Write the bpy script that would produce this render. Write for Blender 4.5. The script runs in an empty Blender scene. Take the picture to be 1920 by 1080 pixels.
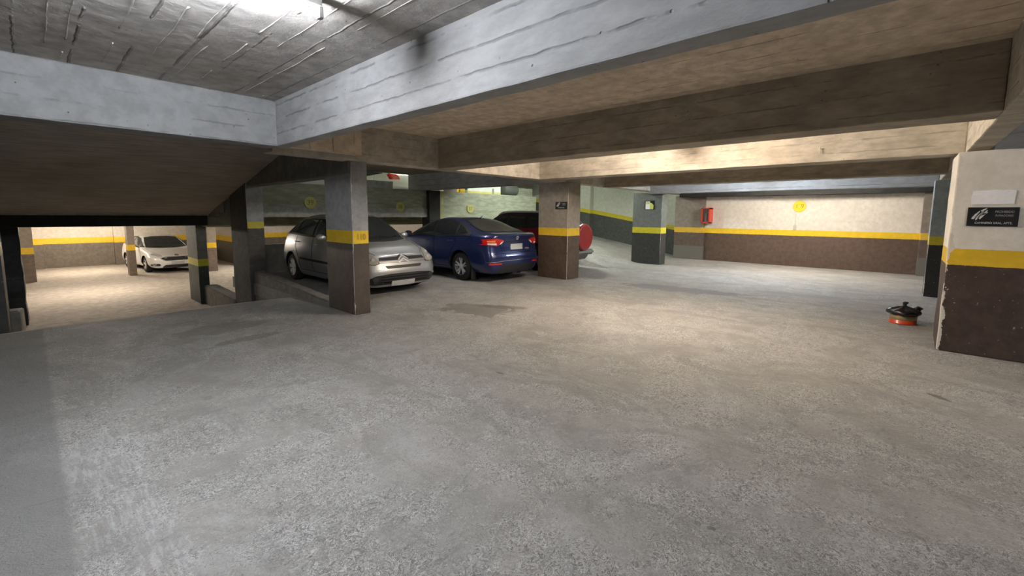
import bpy, bmesh, math, random
import numpy as np
from mathutils import Vector, Matrix, noise
from mathutils.bvhtree import BVHTree

random.seed(7)
SC = bpy.context.scene
COL = SC.collection

# ------------------------------------------------------------------ camera
# world axes follow the building grid: X and Y are the two beam directions
F_PX, P_X, P_Y, CAM_H = 815.0, 960.0, 493.0, 1.5
d1 = Vector((50 - P_X, -(396 - P_Y), -F_PX)).normalized()
d2 = Vector((1695 - P_X, -(408 - P_Y), -F_PX)).normalized()
d2 = (d2 - d2.dot(d1) * d1).normalized()
dz = d2.cross(d1)
ROT = Matrix((d2, d1, dz))
cam_data = bpy.data.cameras.new('camera')
cam = bpy.data.objects.new('camera', cam_data)
COL.objects.link(cam)
cam.matrix_world = Matrix.Translation((0, 0, CAM_H)) @ ROT.to_4x4()
cam_data.sensor_width = 36.0
cam_data.lens = F_PX / 1920 * 36.0
cam_data.shift_y = -(540 - P_Y) / 1920
cam_data.clip_start = 0.05
cam_data.clip_end = 200
SC.camera = cam

# ------------------------------------------------------------------ world and exposure
W = bpy.data.worlds.new('world')
SC.world = W
W.use_nodes = True
W.node_tree.nodes['Background'].inputs[0].default_value = (0.6, 0.62, 0.65, 1)
W.node_tree.nodes['Background'].inputs[1].default_value = 0.02
SC.view_settings.view_transform = 'Standard'
SC.view_settings.look = 'None'
SC.view_settings.exposure = 2.05
SC.view_settings.gamma = 1.0
SC.view_settings.use_curve_mapping = False
SC.cycles.use_denoising = True
SC.cycles.max_bounces = 8
SC.cycles.diffuse_bounces = 6
SC.cycles.sample_clamp_indirect = 6.0

COOL = (0.86, 0.92, 1.0)
WARM = (1.0, 0.88, 0.73)
WARM2 = (1.0, 0.87, 0.73)
GREEN = (0.90, 1.0, 0.80)
# x, y, z, length, axis, colour, watts, label
LAMPS = [
    (0.62, 2.63, 2.65, 1.2, 'x', COOL, 52, 'glaring cool white tube light at the top edge nearest the camera'),
    (6.00, 2.66, 2.65, 1.2, 'x', WARM, 84, 'warm tube light on the ceiling hidden behind the second broad beam'),
    (11.4, 2.66, 2.65, 1.2, 'x', (.74, .86, 1.0), 62, 'cool tube light on the ceiling in the bay before the far wall'),
    (13.75, 2.20, 2.65, 1.2, 'x', (1.0, .93, .83), 75, 'warm tube light on the ceiling in front of the far wall with circle 19'),
    (12.2, 8.6, 3.34, 1.2, 'x', (.93, 1.0, .88), 95, 'greenish tube light over the up ramp'),
    (9.0, 13.6, 4.19, 1.2, 'x', GREEN, 90, 'tube light above the white car on the upper level'),
    (14.0, 15.5, 4.19, 1.2, 'x', GREEN, 90, 'tube light over the far end of the upper level'),
    (1.2, 18.2, 1.30, 1.2, 'x', WARM2, 72, 'warm tube light on the lower level nearest the down ramp'),
    (1.4, 24.6, 1.30, 1.2, 'x', WARM, 82, 'warm tube light on the lower level near its back wall'),
    (7.5, 20.5, 1.30, 1.2, 'x', (1, .93, .84), 120, 'warm tube light on the lower level furthest right'),
    (5.7, 7.5, 2.65, 1.2, 'x', (.95, .98, 1.0), 11, 'added dim fill tube light over the parked cars, hidden by the beams'),  # fill lamp added to lift the dim parapet, no known fitting
    (3.6, -3.4, 2.65, 1.2, 'x', COOL, 30, 'added cool fill tube light on the ceiling right of the camera'),  # unseen lamp added as fill for the right side
    (-3.6, 1.6, 2.65, 1.2, 'x', COOL, 22, 'added cool fill tube light on the ceiling left of the camera'),  # added out of view for extra fill, not a known lamp
]

# ------------------------------------------------------------------ helpers
def link(name, me, parent=None):
    o = bpy.data.objects.new(name, me)
    COL.objects.link(o)
    if parent is not None:
        o.parent = parent
    return o

def tag(o, label=None, cat=None, group=None, kind=None):
    if label: o['label'] = label
    if cat: o['category'] = cat
    if group: o['group'] = group
    if kind: o['kind'] = kind
    return o

def thing(name, label, cat, loc=(0, 0, 0), rz=0.0, group=None):
    o = bpy.data.objects.new(name, None)
    COL.objects.link(o)
    o.empty_display_size = 0.2
    o.location = loc
    o.rotation_euler = (0, 0, rz)
    return tag(o, label, cat, group)

def bm_obj(name, bm, mats, parent=None, smooth=False):
    bmesh.ops.recalc_face_normals(bm, faces=bm.faces)
    me = bpy.data.meshes.new(name)
    bm.to_mesh(me)
    bm.free()
    if not isinstance(mats, (list, tuple)): mats = [mats]
    for m in mats: me.materials.append(m)
    if smooth:
        for p in me.polygons: p.use_smooth = True
    return link(name, me, parent)

def add_box(bm, x0, x1, y0, y1, z0, z1, mi=0):
    v = [bm.verts.new(p) for p in ((x0,y0,z0),(x1,y0,z0),(x1,y1,z0),(x0,y1,z0),(x0,y0,z1),(x1,y0,z1),(x1,y1,z1),(x0,y1,z1))]
    fs = [(0,3,2,1),(4,5,6,7),(0,1,5,4),(1,2,6,5),(2,3,7,6),(3,0,4,7)]
    out = []
    for f in fs:
        fc = bm.faces.new([v[i] for i in f]); fc.material_index = mi; out.append(fc)
    return v, out

def add_tube(bm, pts, r, seg=10, mi=0, cap=True):
    pts = [Vector(p) for p in pts]
    rings = []
    up = Vector((0, 0, 1))
    for i, p in enumerate(pts):
        t = (pts[min(i+1, len(pts)-1)] - pts[max(i-1, 0)]).normalized()
        a = t.cross(up)
        if a.length < 1e-3: a = t.cross(Vector((1, 0, 0)))
        a.normalize(); b = t.cross(a).normalized()
        rr = r[i] if isinstance(r, (list, tuple)) else r
        rings.append([bm.verts.new(p + a*math.cos(2*math.pi*k/seg)*rr + b*math.sin(2*math.pi*k/seg)*rr) for k in range(seg)])
    for i in range(len(rings)-1):
        for k in range(seg):
            f = bm.faces.new((rings[i][k], rings[i][(k+1)%seg], rings[i+1][(k+1)%seg], rings[i+1][k])); f.material_index = mi; f.smooth = True
    if cap:
        for rg in (rings[0], rings[-1]):
            f = bm.faces.new(rg); f.material_index = mi

def add_lathe(bm, prof, seg=32, axis='z', origin=(0, 0, 0), mi=0, cap=True):
    """prof: list of (radius, height) along the axis"""
    o = Vector(origin); rings = []
    for r, h in prof:
        ring = []
        for k in range(seg):
            a = 2*math.pi*k/seg; c, s = r*math.cos(a), r*math.sin(a)
            p = Vector((c, s, h)) if axis == 'z' else (Vector((h, c, s)) if axis == 'x' else Vector((c, h, s)))
            ring.append(bm.verts.new(o + p))
        rings.append(ring)
    for i in range(len(rings)-1):
        for k in range(seg):
            f = bm.faces.new((rings[i][k], rings[i][(k+1)%seg], rings[i+1][(k+1)%seg], rings[i+1][k])); f.material_index = mi; f.smooth = True
    if cap:
        for rg in (rings[0], rings[-1]):
            f = bm.faces.new(rg); f.material_index = mi

def add_prism(bm, poly, axis, a0, a1, mi=0):
    """extrude a 2D polygon along an axis (x: poly in (y,z), y: poly in (x,z), z: poly in (x,y))"""
    def P(u, w, a):
        return (a, u, w) if axis == 'x' else ((u, a, w) if axis == 'y' else (u, w, a))
    A = [bm.verts.new(P(u, w, a0)) for u, w in poly]
    B = [bm.verts.new(P(u, w, a1)) for u, w in poly]
    n = len(poly)
    fs = [bm.faces.new(A), bm.faces.new(B[::-1])]
    for i in range(n):
        fs.append(bm.faces.new((A[i], B[i], B[(i+1)%n], A[(i+1)%n])))
    for f in fs: f.material_index = mi
    return fs

def text_mesh(s, size, extrude=0.0008, spacing=1.0):
    cu = bpy.data.curves.new('txt', 'FONT')
    cu.body = s; cu.size = size; cu.extrude = extrude; cu.align_x = 'CENTER'; cu.align_y = 'CENTER'; cu.space_character = spacing
    o = bpy.data.objects.new('txt', cu); COL.objects.link(o)
    dg = bpy.context.evaluated_depsgraph_get()
    me = bpy.data.meshes.new_from_object(o.evaluated_get(dg))
    bpy.data.objects.remove(o); bpy.data.curves.remove(cu)
    return me

def put_text(name, s, size, mat, origin, right, up, parent, extrude=0.0008, bold=0.0, sx=1.0):
    me = text_mesh(s, size, extrude)
    R_ = Vector(right).normalized(); U = Vector(up).normalized(); N = R_.cross(U)
    M = Matrix((R_*sx, U, N)).transposed().to_4x4(); M.translation = Vector(origin)
    me.transform(M); me.name = name
    me.materials.clear(); me.materials.append(mat)
    return link(name, me, parent)

# ------------------------------------------------------------------ material nodes
def new_mat(name):
    m = bpy.data.materials.new(name); m.use_nodes = True
    nt = m.node_tree; b = nt.nodes['Principled BSDF']
    return m, nt, b

class G:
    """tiny node-graph helper"""
    def __init__(s, nt): s.nt = nt
    def n(s, t, **k):
        x = s.nt.nodes.new(t)
        for a, v in k.items(): setattr(x, a, v)
        return x
    def l(s, a, b): s.nt.links.new(a, b)
    def math(s, op, a, b=None, clamp=False):
        x = s.n('ShaderNodeMath', operation=op); x.use_clamp = clamp
        for i, v in enumerate((a, b)):
            if v is None: continue
            if isinstance(v, (int, float)): x.inputs[i].default_value = v
            else: s.l(v, x.inputs[i])
        return x.outputs[0]
    def pos(s):
        return s.n('ShaderNodeNewGeometry').outputs['Position']
    def xyz(s, v):
        x = s.n('ShaderNodeSeparateXYZ'); s.l(v, x.inputs[0]); return x.outputs
    def noise(s, v, scale, detail=4, rough=0.55, dist=0.0):
        x = s.n('ShaderNodeTexNoise'); x.inputs['Scale'].default_value = scale; x.inputs['Detail'].default_value = detail
        x.inputs['Roughness'].default_value = rough; x.inputs['Distortion'].default_value = dist
        s.l(v, x.inputs['Vector']); return x.outputs['Fac']
    def scale(s, v, sc, off=(0, 0, 0)):
        x = s.n('ShaderNodeMapping'); x.inputs['Scale'].default_value = sc; x.inputs['Location'].default_value = off
        s.l(v, x.inputs['Vector']); return x.outputs[0]
    def ramp(s, f, a, b, va=0.0, vb=1.0):
        x = s.n('ShaderNodeMapRange'); x.interpolation_type = 'SMOOTHSTEP'
        s.l(f, x.inputs['Value'])
        for nme, v in (('From Min', a), ('From Max', b), ('To Min', va), ('To Max', vb)): x.inputs[nme].default_value = v
        return x.outputs[0]
    def mix(s, f, a, b, mode='MIX'):
        x = s.n('ShaderNodeMix', data_type='RGBA', blend_type=mode)
        for sock, v in ((x.inputs[0], f), (x.inputs[6], a), (x.inputs[7], b)):
            if isinstance(v, (int, float)): sock.default_value = v
            elif isinstance(v, tuple): sock.default_value = (*v, 1) if len(v) == 3 else v
            else: s.l(v, sock)
        return x.outputs[2]
    def bump(s, h, strength, dist, prev=None):
        x = s.n('ShaderNodeBump'); x.inputs['Strength'].default_value = strength; x.inputs['Distance'].default_value = dist
        s.l(h, x.inputs['Height'])
        if prev is not None: s.l(prev, x.inputs['Normal'])
        return x.outputs[0]

def seam_mask(g, coord, spacing, wob, width, brk, off=0.0):
    """thin broken board-joint lines at every `spacing` of a world coordinate"""
    c = g.math('ADD', coord, g.math('MULTIPLY', g.math('SUBTRACT', wob, 0.5), 0.03))
    c = g.math('ADD', c, off)
    fr = g.math('FRACT', g.math('DIVIDE', c, spacing))
    d = g.math('MULTIPLY', g.math('ABSOLUTE', g.math('SUBTRACT', fr, 0.5)), spacing)
    line = g.ramp(d, 0.0, width, 1.0, 0.0)
    return g.math('MULTIPLY', line, brk)

def concrete(name, base, board=None, spacing=0.28, off=0.0, var=0.16, bump=0.6, ridge=1.0, stain=(0.25, 0.21, 0.16), stain_amt=0.35, grain=(1, 1, 1)):
    m, nt, b = new_mat(name); g = G(nt); p = g.pos()
    n1 = g.noise(p, 0.9, 5, 0.6); n2 = g.noise(g.scale(p, grain), 7.0, 6, 0.65); n3 = g.noise(p, 60.0, 3, 0.6); n4 = g.noise(p, 3.1, 3, 0.5)
    dark = tuple(c * (1 - var * 1.6) for c in base); lite = tuple(min(1, c * (1 + var)) for c in base)
    col = g.mix(g.ramp(n2, 0.3, 0.72), dark, lite)
    col = g.mix(g.math('MULTIPLY', g.ramp(n1, 0.42, 0.75), stain_amt), col, tuple(s_ * 1.0 for s_ in stain))
    # bug holes
    vor = g.n('ShaderNodeTexVoronoi'); vor.inputs['Scale'].default_value = 13.0; g.l(p, vor.inputs['Vector'])
    hole = g.math('MULTIPLY', g.ramp(vor.outputs['Distance'], 0.04, 0.11, 1, 0), g.ramp(n4, 0.48, 0.56))
    h = g.math('MULTIPLY', n3, 0.12)
    h = g.math('ADD', h, g.math('MULTIPLY', n2, 0.9))
    h = g.math('SUBTRACT', h, g.math('MULTIPLY', hole, 0.8))
    col = g.mix(g.math('MULTIPLY', hole, 0.6), col, tuple(c*0.35 for c in base))
    if board:
        xs = g.xyz(p); brk = g.ramp(g.noise(p, 2.3, 4, 0.7), 0.42, 0.58)
        tot = None
        for ax in board:
            mk = seam_mask(g, xs['XYZ'.index(ax)], spacing, g.noise(p, 6.0, 3, 0.6), 0.012, brk, off)
            tot = mk if tot is None else g.math('MAXIMUM', tot, mk)
        h = g.math('ADD', h, g.math('MULTIPLY', tot, 1.6*ridge))
        col = g.mix(g.math('MULTIPLY', tot, 0.42), col, tuple(c*0.45 for c in base) if ridge < 0 else tuple(min(1, c*1.1) for c in base))
    g.l(col, b.inputs['Base Color'])
    b.inputs['Roughness'].default_value = 0.85
    b.inputs['Specular IOR Level'].default_value = 0.25
    g.l(g.bump(h, bump, 0.012), b.inputs['Normal'])
    return m

def painted(name, upper, lower, stripe=(0.80, 0.52, 0.03), z0=0.98, z1=1.17, slope=None, base_z=0.0, chips=None, upper_var=0.12, patch=None, block=None):
    """plastered pier or wall: bare upper, yellow band, dark painted dado"""
    m, nt, b = new_mat(name); g = G(nt); p = g.pos(); xs = g.xyz(p)
    z = xs[2]
    if slope:  # (axis, start, rate): the bands climb with the ramp
        z = g.math('SUBTRACT', z, g.math('MULTIPLY', g.math('MAXIMUM', g.math('SUBTRACT', xs[slope[0]], slope[1]), 0.0), slope[2]))
    n1 = g.noise(p, 1.7, 5, 0.6); n2 = g.noise(p, 9.0, 6, 0.65); n3 = g.noise(p, 70.0, 3, 0.6); nE = g.noise(p, 22.0, 3, 0.5)
    up = g.mix(g.ramp(n2, 0.3, 0.72), tuple(c*(1-upper_var*1.6) for c in upper), tuple(min(1, c*(1+upper_var)) for c in upper))
    up = g.mix(g.math('MULTIPLY', g.ramp(n1, 0.45, 0.7), 0.25), up, tuple(c*0.72 for c in upper))
    lo = g.mix(g.ramp(n2, 0.3, 0.72), tuple(c*0.8 for c in lower), tuple(c*1.2 for c in lower))
    # scuffs and pale scratches in the dado
    scr = g.math('MULTIPLY', g.ramp(g.noise(g.scale(p, (1.5, 1.5, 9.0)), 3.0, 7, 0.8), 0.62, 0.75), 0.25)
    lo = g.mix(scr, lo, tuple(min(1, c*2.6+0.05) for c in lower))
    spk = g.ramp(g.noise(p, 38.0, 2, 0.4), 0.72, 0.78)
    lo = g.mix(g.math('MULTIPLY', spk, 0.6), lo, (0.45, 0.42, 0.38))
    st = g.mix(g.ramp(n2, 0.35, 0.75), tuple(c*0.85 for c in stripe), stripe)
    ze = g.math('ADD', z, g.math('MULTIPLY', g.math('SUBTRACT', nE, 0.5), 0.012))
    a = g.ramp(ze, base_z+z0-0.004, base_z+z0+0.004); c_ = g.ramp(ze, base_z+z1-0.004, base_z+z1+0.004)
    col = g.mix(a, lo, st); col = g.mix(c_, col, up)
    if block:  # different shade below a joint
        kb = g.ramp(z, block[0]-0.006, block[0]+0.006, 1, 0); col = g.mix(kb, col, block[1])
    h = g.math('ADD', g.math('MULTIPLY', n3, 0.15), g.math('MULTIPLY', n2, 0.6))
    if chips:  # plaster broken away along vertical edges: list of (x, y, reach)
        for (cx, cy, reach) in chips:
            dx = g.math('ABSOLUTE', g.math('SUBTRACT', xs[0], cx)); dy = g.math('ABSOLUTE', g.math('SUBTRACT', xs[1], cy))
            d = g.math('ADD', dx, dy)
            nn = g.noise(g.scale(p, (1, 1, 0.55)), 7.0, 5, 0.75)
            k = g.math('SUBTRACT', g.math('MULTIPLY', g.math('SUBTRACT', nn, 0.42), reach*5.0), d)
            k = g.ramp(k, 0.0, 0.004)
            edge = g.ramp(d, 0.006, 0.012, 1, 0)
            k2 = g.math('MAXIMUM', k, g.math('MULTIPLY', edge, 0.75))
            col = g.mix(k2, col, (0.62, 0.58, 0.52)); h = g.math('SUBTRACT', h, g.math('MULTIPLY', k, 0.8))
    if patch:
        for (lo_, hi_, pc) in patch:
            kk = None
            for i in range(3):
                q = g.math('MULTIPLY', g.math('GREATER_THAN', xs[i], lo_[i]), g.math('LESS_THAN', xs[i], hi_[i]))
                kk = q if kk is None else g.math('MULTIPLY', kk, q)
            kk = g.math('MULTIPLY', kk, g.ramp(g.noise(p, 12.0, 4, 0.7), 0.4, 0.5))
            col = g.mix(g.math('MULTIPLY', kk, 0.8), col, pc)
    g.l(col, b.inputs['Base Color'])
    g.l(g.mix(c_, (0.5, 0.5, 0.5), (0.85, 0.85, 0.85)), b.inputs['Roughness'])
    b.inputs['Specular IOR Level'].default_value = 0.3
    g.l(g.bump(h, 0.5, 0.008), b.inputs['Normal'])
    return m

def plain(name, col, rough=0.5, metal=0.0, spec=0.5, coat=0.0, var=0.0, vscale=20.0, bump=0.0, emit=None, es=0.0, trans=0.0, alpha=None):
    m, nt, b = new_mat(name); g = G(nt)
    if var > 0 or bump > 0:
        tc = g.n('ShaderNodeTexCoord').outputs['Object']; n_ = g.noise(tc, vscale, 4, 0.6)
        if var > 0:
            g.l(g.mix(n_, tuple(c*(1-var) for c in col), tuple(min(1, c*(1+var)) for c in col)), b.inputs['Base Color'])
        if bump > 0: g.l(g.bump(n_, bump, 0.01), b.inputs['Normal'])
    if var <= 0: b.inputs['Base Color'].default_value = (*col, 1)
    b.inputs['Roughness'].default_value = rough; b.inputs['Metallic'].default_value = metal
    b.inputs['Specular IOR Level'].default_value = spec
    b.inputs['Coat Weight'].default_value = coat; b.inputs['Coat Roughness'].default_value = 0.05
    b.inputs['Transmission Weight'].default_value = trans
    if emit:
        b.inputs['Emission Color'].default_value = (*emit, 1); b.inputs['Emission Strength'].default_value = es
    return m

def car_paint(name, col, metal=0.5, rough=0.35, dust=(0.35, 0.32, 0.28), dust_amt=0.25):
    m, nt, b = new_mat(name); g = G(nt); tc = g.n('ShaderNodeTexCoord').outputs['Object']
    n1 = g.noise(tc, 3.0, 5, 0.6); nz = g.xyz(g.n('ShaderNodeNewGeometry').outputs['Normal'])[2]
    k = g.math('MULTIPLY', g.math('MULTIPLY', g.ramp(nz, 0.2, 0.9), g.ramp(n1, 0.3, 0.7, 0.5, 1.0)), dust_amt)
    g.l(g.mix(k, col, dust), b.inputs['Base Color'])
    g.l(g.mix(k, (rough,)*3, (0.8,)*3), b.inputs['Roughness'])
    b.inputs['Metallic'].default_value = metal
    b.inputs['Coat Weight'].default_value = 0.8; b.inputs['Coat Roughness'].default_value = 0.08
    return m

# floor of the main level
def floor_mat():
    m, nt, b = new_mat('floor_concrete'); g = G(nt); p = g.pos(); xs = g.xyz(p)
    n1 = g.noise(p, 0.35, 5, 0.6); n2 = g.noise(p, 2.2, 6, 0.7, 0.6); n3 = g.noise(p, 14.0, 5, 0.7, 1.6); n4 = g.noise(p, 90.0, 2, 0.5)
    worm = g.noise(p, 34.0, 2, 0.5, 2.5)
    col = g.mix(g.ramp(n2, 0.28, 0.75), (0.22, 0.21, 0.198), (0.37, 0.355, 0.335))
    col = g.mix(g.math('MULTIPLY', g.ramp(n1, 0.4, 0.65), 0.5), col, (0.31, 0.285, 0.255))
    # dusty pale film with patchy wear
    wear = g.ramp(g.noise(g.scale(p, (1, 1, 1), (3.1, 7.7, 0)), 1.1, 7, 0.75, 0.8), 0.48, 0.62)
    col = g.mix(g.math('MULTIPLY', wear, 0.5), col, (0.40, 0.39, 0.375))
    fleck = g.ramp(n3, 0.60, 0.70)
    col = g.mix(g.math('MULTIPLY', fleck, 0.55), col, (0.15, 0.14, 0.13))
    fl2 = g.ramp(worm, 0.60, 0.72)
    col = g.mix(g.math('MULTIPLY', fl2, 0.50), col, (0.52, 0.51, 0.49))
    fl3 = g.math('MULTIPLY', g.ramp(worm, 0.30, 0.42, 1, 0), g.ramp(n2, 0.35, 0.6))
    col = g.mix(g.math('MULTIPLY', fl3, 0.45), col, (0.15, 0.145, 0.135))
    wormB = g.noise(p, 17.0, 2, 0.5, 2.2)
    msk = g.ramp(g.noise(p, 1.6, 4, 0.7), 0.42, 0.56, 0.12, 1.0)
    joint = g.ramp(g.math('ADD', xs[0], g.math('MULTIPLY', g.math('SUBTRACT', g.noise(p, 5.0, 3, .6), .5), .05)), 0.0, 0.05)
    msk = g.math('MULTIPLY', msk, g.math('ADD', g.math('MULTIPLY', joint, .85), .15))
    tread = g.math('MULTIPLY', g.math('MULTIPLY', g.ramp(xs[0], .02, .08), g.ramp(xs[0], .34, .42, 1, 0)), g.math('MULTIPLY', g.ramp(xs[1], 4.6, 3.8), g.ramp(g.noise(g.scale(p, (9, 1.2, 1)), 5.0, 4, .7), .45, .6)))
    col = g.mix(g.math('MULTIPLY', tread, .35), col, (.58, .585, .59))
    col = g.mix(g.math('MULTIPLY', g.ramp(joint, 0, 1, 1, 0), .60), col, (.17, .17, .175))
    for (w_, lv, wd, cc, kk) in ((worm, 0.50, 0.03, (0.62, 0.605, 0.58), 0.75), (worm, 0.41, 0.04, (0.10, 0.095, 0.09), 0.70), (wormB, 0.53, 0.022, (0.60, 0.59, 0.57), 0.65), (wormB, 0.45, 0.03, (0.10, 0.095, 0.09), 0.65)):
        ln = g.ramp(g.math('ABSOLUTE', g.math('SUBTRACT', w_, lv)), wd*.3, wd, 1, 0)
        col = g.mix(g.math('MULTIPLY', g.math('MULTIPLY', ln, msk), kk), col, cc)
    spk = g.ramp(g.noise(p, 55.0, 1, 0.3), 0.70, 0.77)
    col = g.mix(g.math('MULTIPLY', spk, 0.6), col, (0.09, 0.085, 0.08))
    # tyre drag marks, along the sweep of cars turning to the ramp
    def streak(ang, sc, lo, hi, off):
        c, s = math.cos(ang), math.sin(ang)
        u = g.math('ADD', g.math('MULTIPLY', xs[0], c), g.math('MULTIPLY', xs[1], s))
        v = g.math('SUBTRACT', g.math('MULTIPLY', xs[1], c), g.math('MULTIPLY', xs[0], s))
        cb = g.n('ShaderNodeCombineXYZ'); g.l(g.math('MULTIPLY', u, 0.22), cb.inputs[0]); g.l(g.math('ADD', v, off), cb.inputs[1])
        return g.ramp(g.noise(cb.outputs[0], sc, 5, 0.7, 0.3), lo, hi)
    s1 = streak(0.95, 4.5, 0.58, 0.72, 1.3); s2 = streak(-0.4, 3.2, 0.60, 0.74, 4.1); s3 = streak(1.5, 9.0, 0.60, 0.70, 2.0)
    col = g.mix(g.math('MULTIPLY', s1, 0.50), col, (0.24, 0.235, 0.225))
    col = g.mix(g.math('MULTIPLY', s2, 0.45), col, (0.25, 0.24, 0.225))
    col = g.mix(g.math('MULTIPLY', s3, 0.22), col, (0.52, 0.51, 0.49))
    bl = g.ramp(g.noise(g.scale(p, (1.0, .55, 1), (9.0, 2.0, 0)), 1.3, 7, 0.78, 1.2), 0.50, 0.60)
    col = g.mix(g.math('MULTIPLY', bl, 0.42), col, (0.19, 0.183, 0.172))
    bl2 = g.ramp(g.noise(g.scale(p, (.6, 1.4, 1), (1.0, 5.0, 0)), 4.5, 6, 0.8, 1.0), 0.57, 0.66)
    col = g.mix(g.math('MULTIPLY', bl2, 0.40), col, (0.16, 0.152, 0.142))
    # oil and damp stains, last entry a darker patch by the kerb: (x, y, rx, ry, angle, strength, colour)
    for (cx, cy, rx, ry, an, k, c_) in (
        (4.72, 4.95, 0.42, 0.62, 0.3, 0.85, (0.17, 0.16, 0.145)), (5.10, 4.75, 0.12, 0.42, 0.5, 0.7, (0.13, 0.12, 0.11)),
        (1.62, 6.55, 0.55, 0.30, 0.2, 0.55, (0.17, 0.165, 0.155)), (1.70, 5.75, 0.35, 0.12, 0.1, 0.6, (0.17, 0.165, 0.155)),
        (8.85, 3.45, 0.35, 1.15, 0.15, 0.7, (0.17, 0.175, 0.185)), (8.95, 2.55, 0.22, 0.35, 0.0, 0.6, (0.17, 0.175, 0.185)),
        (9.9, 1.35, 0.2, 0.9, 0.15, 0.4, (0.19, 0.19, 0.19)),
        (2.10, 0.58, 0.012, 0.02, 0.3, 0.7, (0.10, 0.09, 0.075)),
        (5.02, -0.32, 0.12, 0.035, 0.9, 0.8, (0.12, 0.11, 0.10)), (2.9, 2.75, 0.02, 0.06, 0.0, 0.8, (0.13, 0.12, 0.11)),
        (3.2, 7.0, 0.5, 0.9, 0.0, 0.45, (0.20, 0.19, 0.18))):
        c, s = math.cos(an), math.sin(an)
        dx = g.math('SUBTRACT', xs[0], cx); dy = g.math('SUBTRACT', xs[1], cy)
        u = g.math('DIVIDE', g.math('ADD', g.math('MULTIPLY', dx, c), g.math('MULTIPLY', dy, s)), rx)
        v = g.math('DIVIDE', g.math('SUBTRACT', g.math('MULTIPLY', dy, c), g.math('MULTIPLY', dx, s)), ry)
        d = g.math('SQRT', g.math('ADD', g.math('MULTIPLY', u, u), g.math('MULTIPLY', v, v)))
        d = g.math('ADD', d, g.math('MULTIPLY', g.math('SUBTRACT', g.noise(p, 3.0, 5, 0.7, 1.0), 0.5), 1.9))
        col = g.mix(g.math('MULTIPLY', g.ramp(d, 0.85, 1.05, 1, 0), k), col, c_)
    g.l(col, b.inputs['Base Color'])
    g.l(g.mix(g.ramp(n2, 0.3, 0.7), (0.62,)*3, (0.85,)*3), b.inputs['Roughness'])
    b.inputs['Specular IOR Level'].default_value = 0.35
    h = g.math('ADD', g.math('MULTIPLY', worm, 0.55), g.math('MULTIPLY', n3, 0.7)); h = g.math('ADD', h, g.math('MULTIPLY', n4, 0.12))
    g.l(g.bump(h, 0.8, 0.02), b.inputs['Normal'])
    return m

M = {}
M['floor'] = floor_mat()
M['ceil'] = concrete('ceiling_concrete', (0.43, 0.40, 0.37), board='X', spacing=0.30, off=0.12, bump=0.9, ridge=1.4, stain_amt=0.3)
M['ceil_bounce_lit'] = concrete('ceiling_concrete_bounce_lit', (0.68, 0.57, 0.44), board='X', spacing=0.30, off=0.12, bump=0.8, ridge=-1.0, stain_amt=0.35, stain=(0.45, 0.34, 0.24))  # base raised to ochre in place of light bounced off the floor
M['beam_y'] = concrete('beam_concrete_grey', (0.37, 0.362, 0.355), board='Z', spacing=0.155, off=0.02, bump=1.0, ridge=-0.5, var=0.10, stain_amt=0.12, grain=(1, .5, 1.3))
M['beam_left'] = concrete('beam_concrete_left', (0.275, 0.27, 0.27), board='Z', spacing=0.16, off=0.06, bump=0.9, ridge=-0.4, var=0.10, stain_amt=0.15, stain=(0.2, 0.195, 0.18))
M['beam_warm'] = concrete('beam_concrete_ochre', (0.50, 0.455, 0.385), board='Z', spacing=0.155, off=0.05, bump=0.7, ridge=-0.4, stain_amt=0.4, stain=(0.30, 0.22, 0.15), grain=(1, .5, 1.3))
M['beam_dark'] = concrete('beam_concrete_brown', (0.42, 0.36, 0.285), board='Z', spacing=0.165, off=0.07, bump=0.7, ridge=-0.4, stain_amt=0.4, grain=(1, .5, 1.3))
M['soffit'] = concrete('ramp_soffit_concrete', (0.52, 0.475, 0.415), board='Y', spacing=0.22, off=0.03, bump=0.9, ridge=-0.6, stain_amt=0.6, stain=(0.30, 0.24, 0.18), grain=(.3, 2.2, 1))
M['green'] = concrete('parapet_concrete', (0.33, 0.34, 0.25), board='Z', spacing=0.2, off=0.1, bump=0.6, ridge=-0.3, stain_amt=0.35, stain=(0.15, 0.155, 0.10), grain=(.4, 1, 1.6))
M['green_lit'] = concrete('parapet_concrete_lit', (0.40, 0.42, 0.33), board='Z', spacing=0.2, off=0.1, bump=0.6, ridge=-0.3, stain_amt=0.25, stain=(0.25, 0.26, 0.19), grain=(.4, 1, 1.6))  # lit copy of the parapet concrete, stronger light put into the paler base
M['band'] = concrete('slab_edge_concrete', (0.37, 0.38, 0.34), bump=0.4, stain_amt=0.2)
M['black_conc'] = concrete('black_concrete', (0.035, 0.036, 0.036), bump=0.5, stain_amt=0.3, stain=(0.06, 0.055, 0.05))  # black base; on the far-wall beam it stands in for shade
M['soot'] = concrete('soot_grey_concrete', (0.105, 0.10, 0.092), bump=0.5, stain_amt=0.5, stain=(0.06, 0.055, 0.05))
M['yellow_strip'] = concrete('yellowed_concrete', (0.50, 0.50, 0.26), bump=0.3, stain_amt=0.2)
M['soot_lite'] = concrete('smoky_beam_concrete', (0.19, 0.185, 0.17), bump=0.5, stain_amt=0.4, stain=(0.10, 0.095, 0.085))
M['low_floor'] = concrete('lower_floor_concrete', (0.42, 0.37, 0.31), bump=0.5, stain_amt=0.35, stain=(0.30, 0.25, 0.2))
M['kerb'] = concrete('kerb_concrete', (0.24, 0.225, 0.20), bump=0.6, stain_amt=0.3)
M['plain_conc'] = concrete('rear_wall_concrete', (0.42, 0.41, 0.39), bump=0.4)  # even mid-grey concrete for walls out of view and lower ceiling

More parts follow.
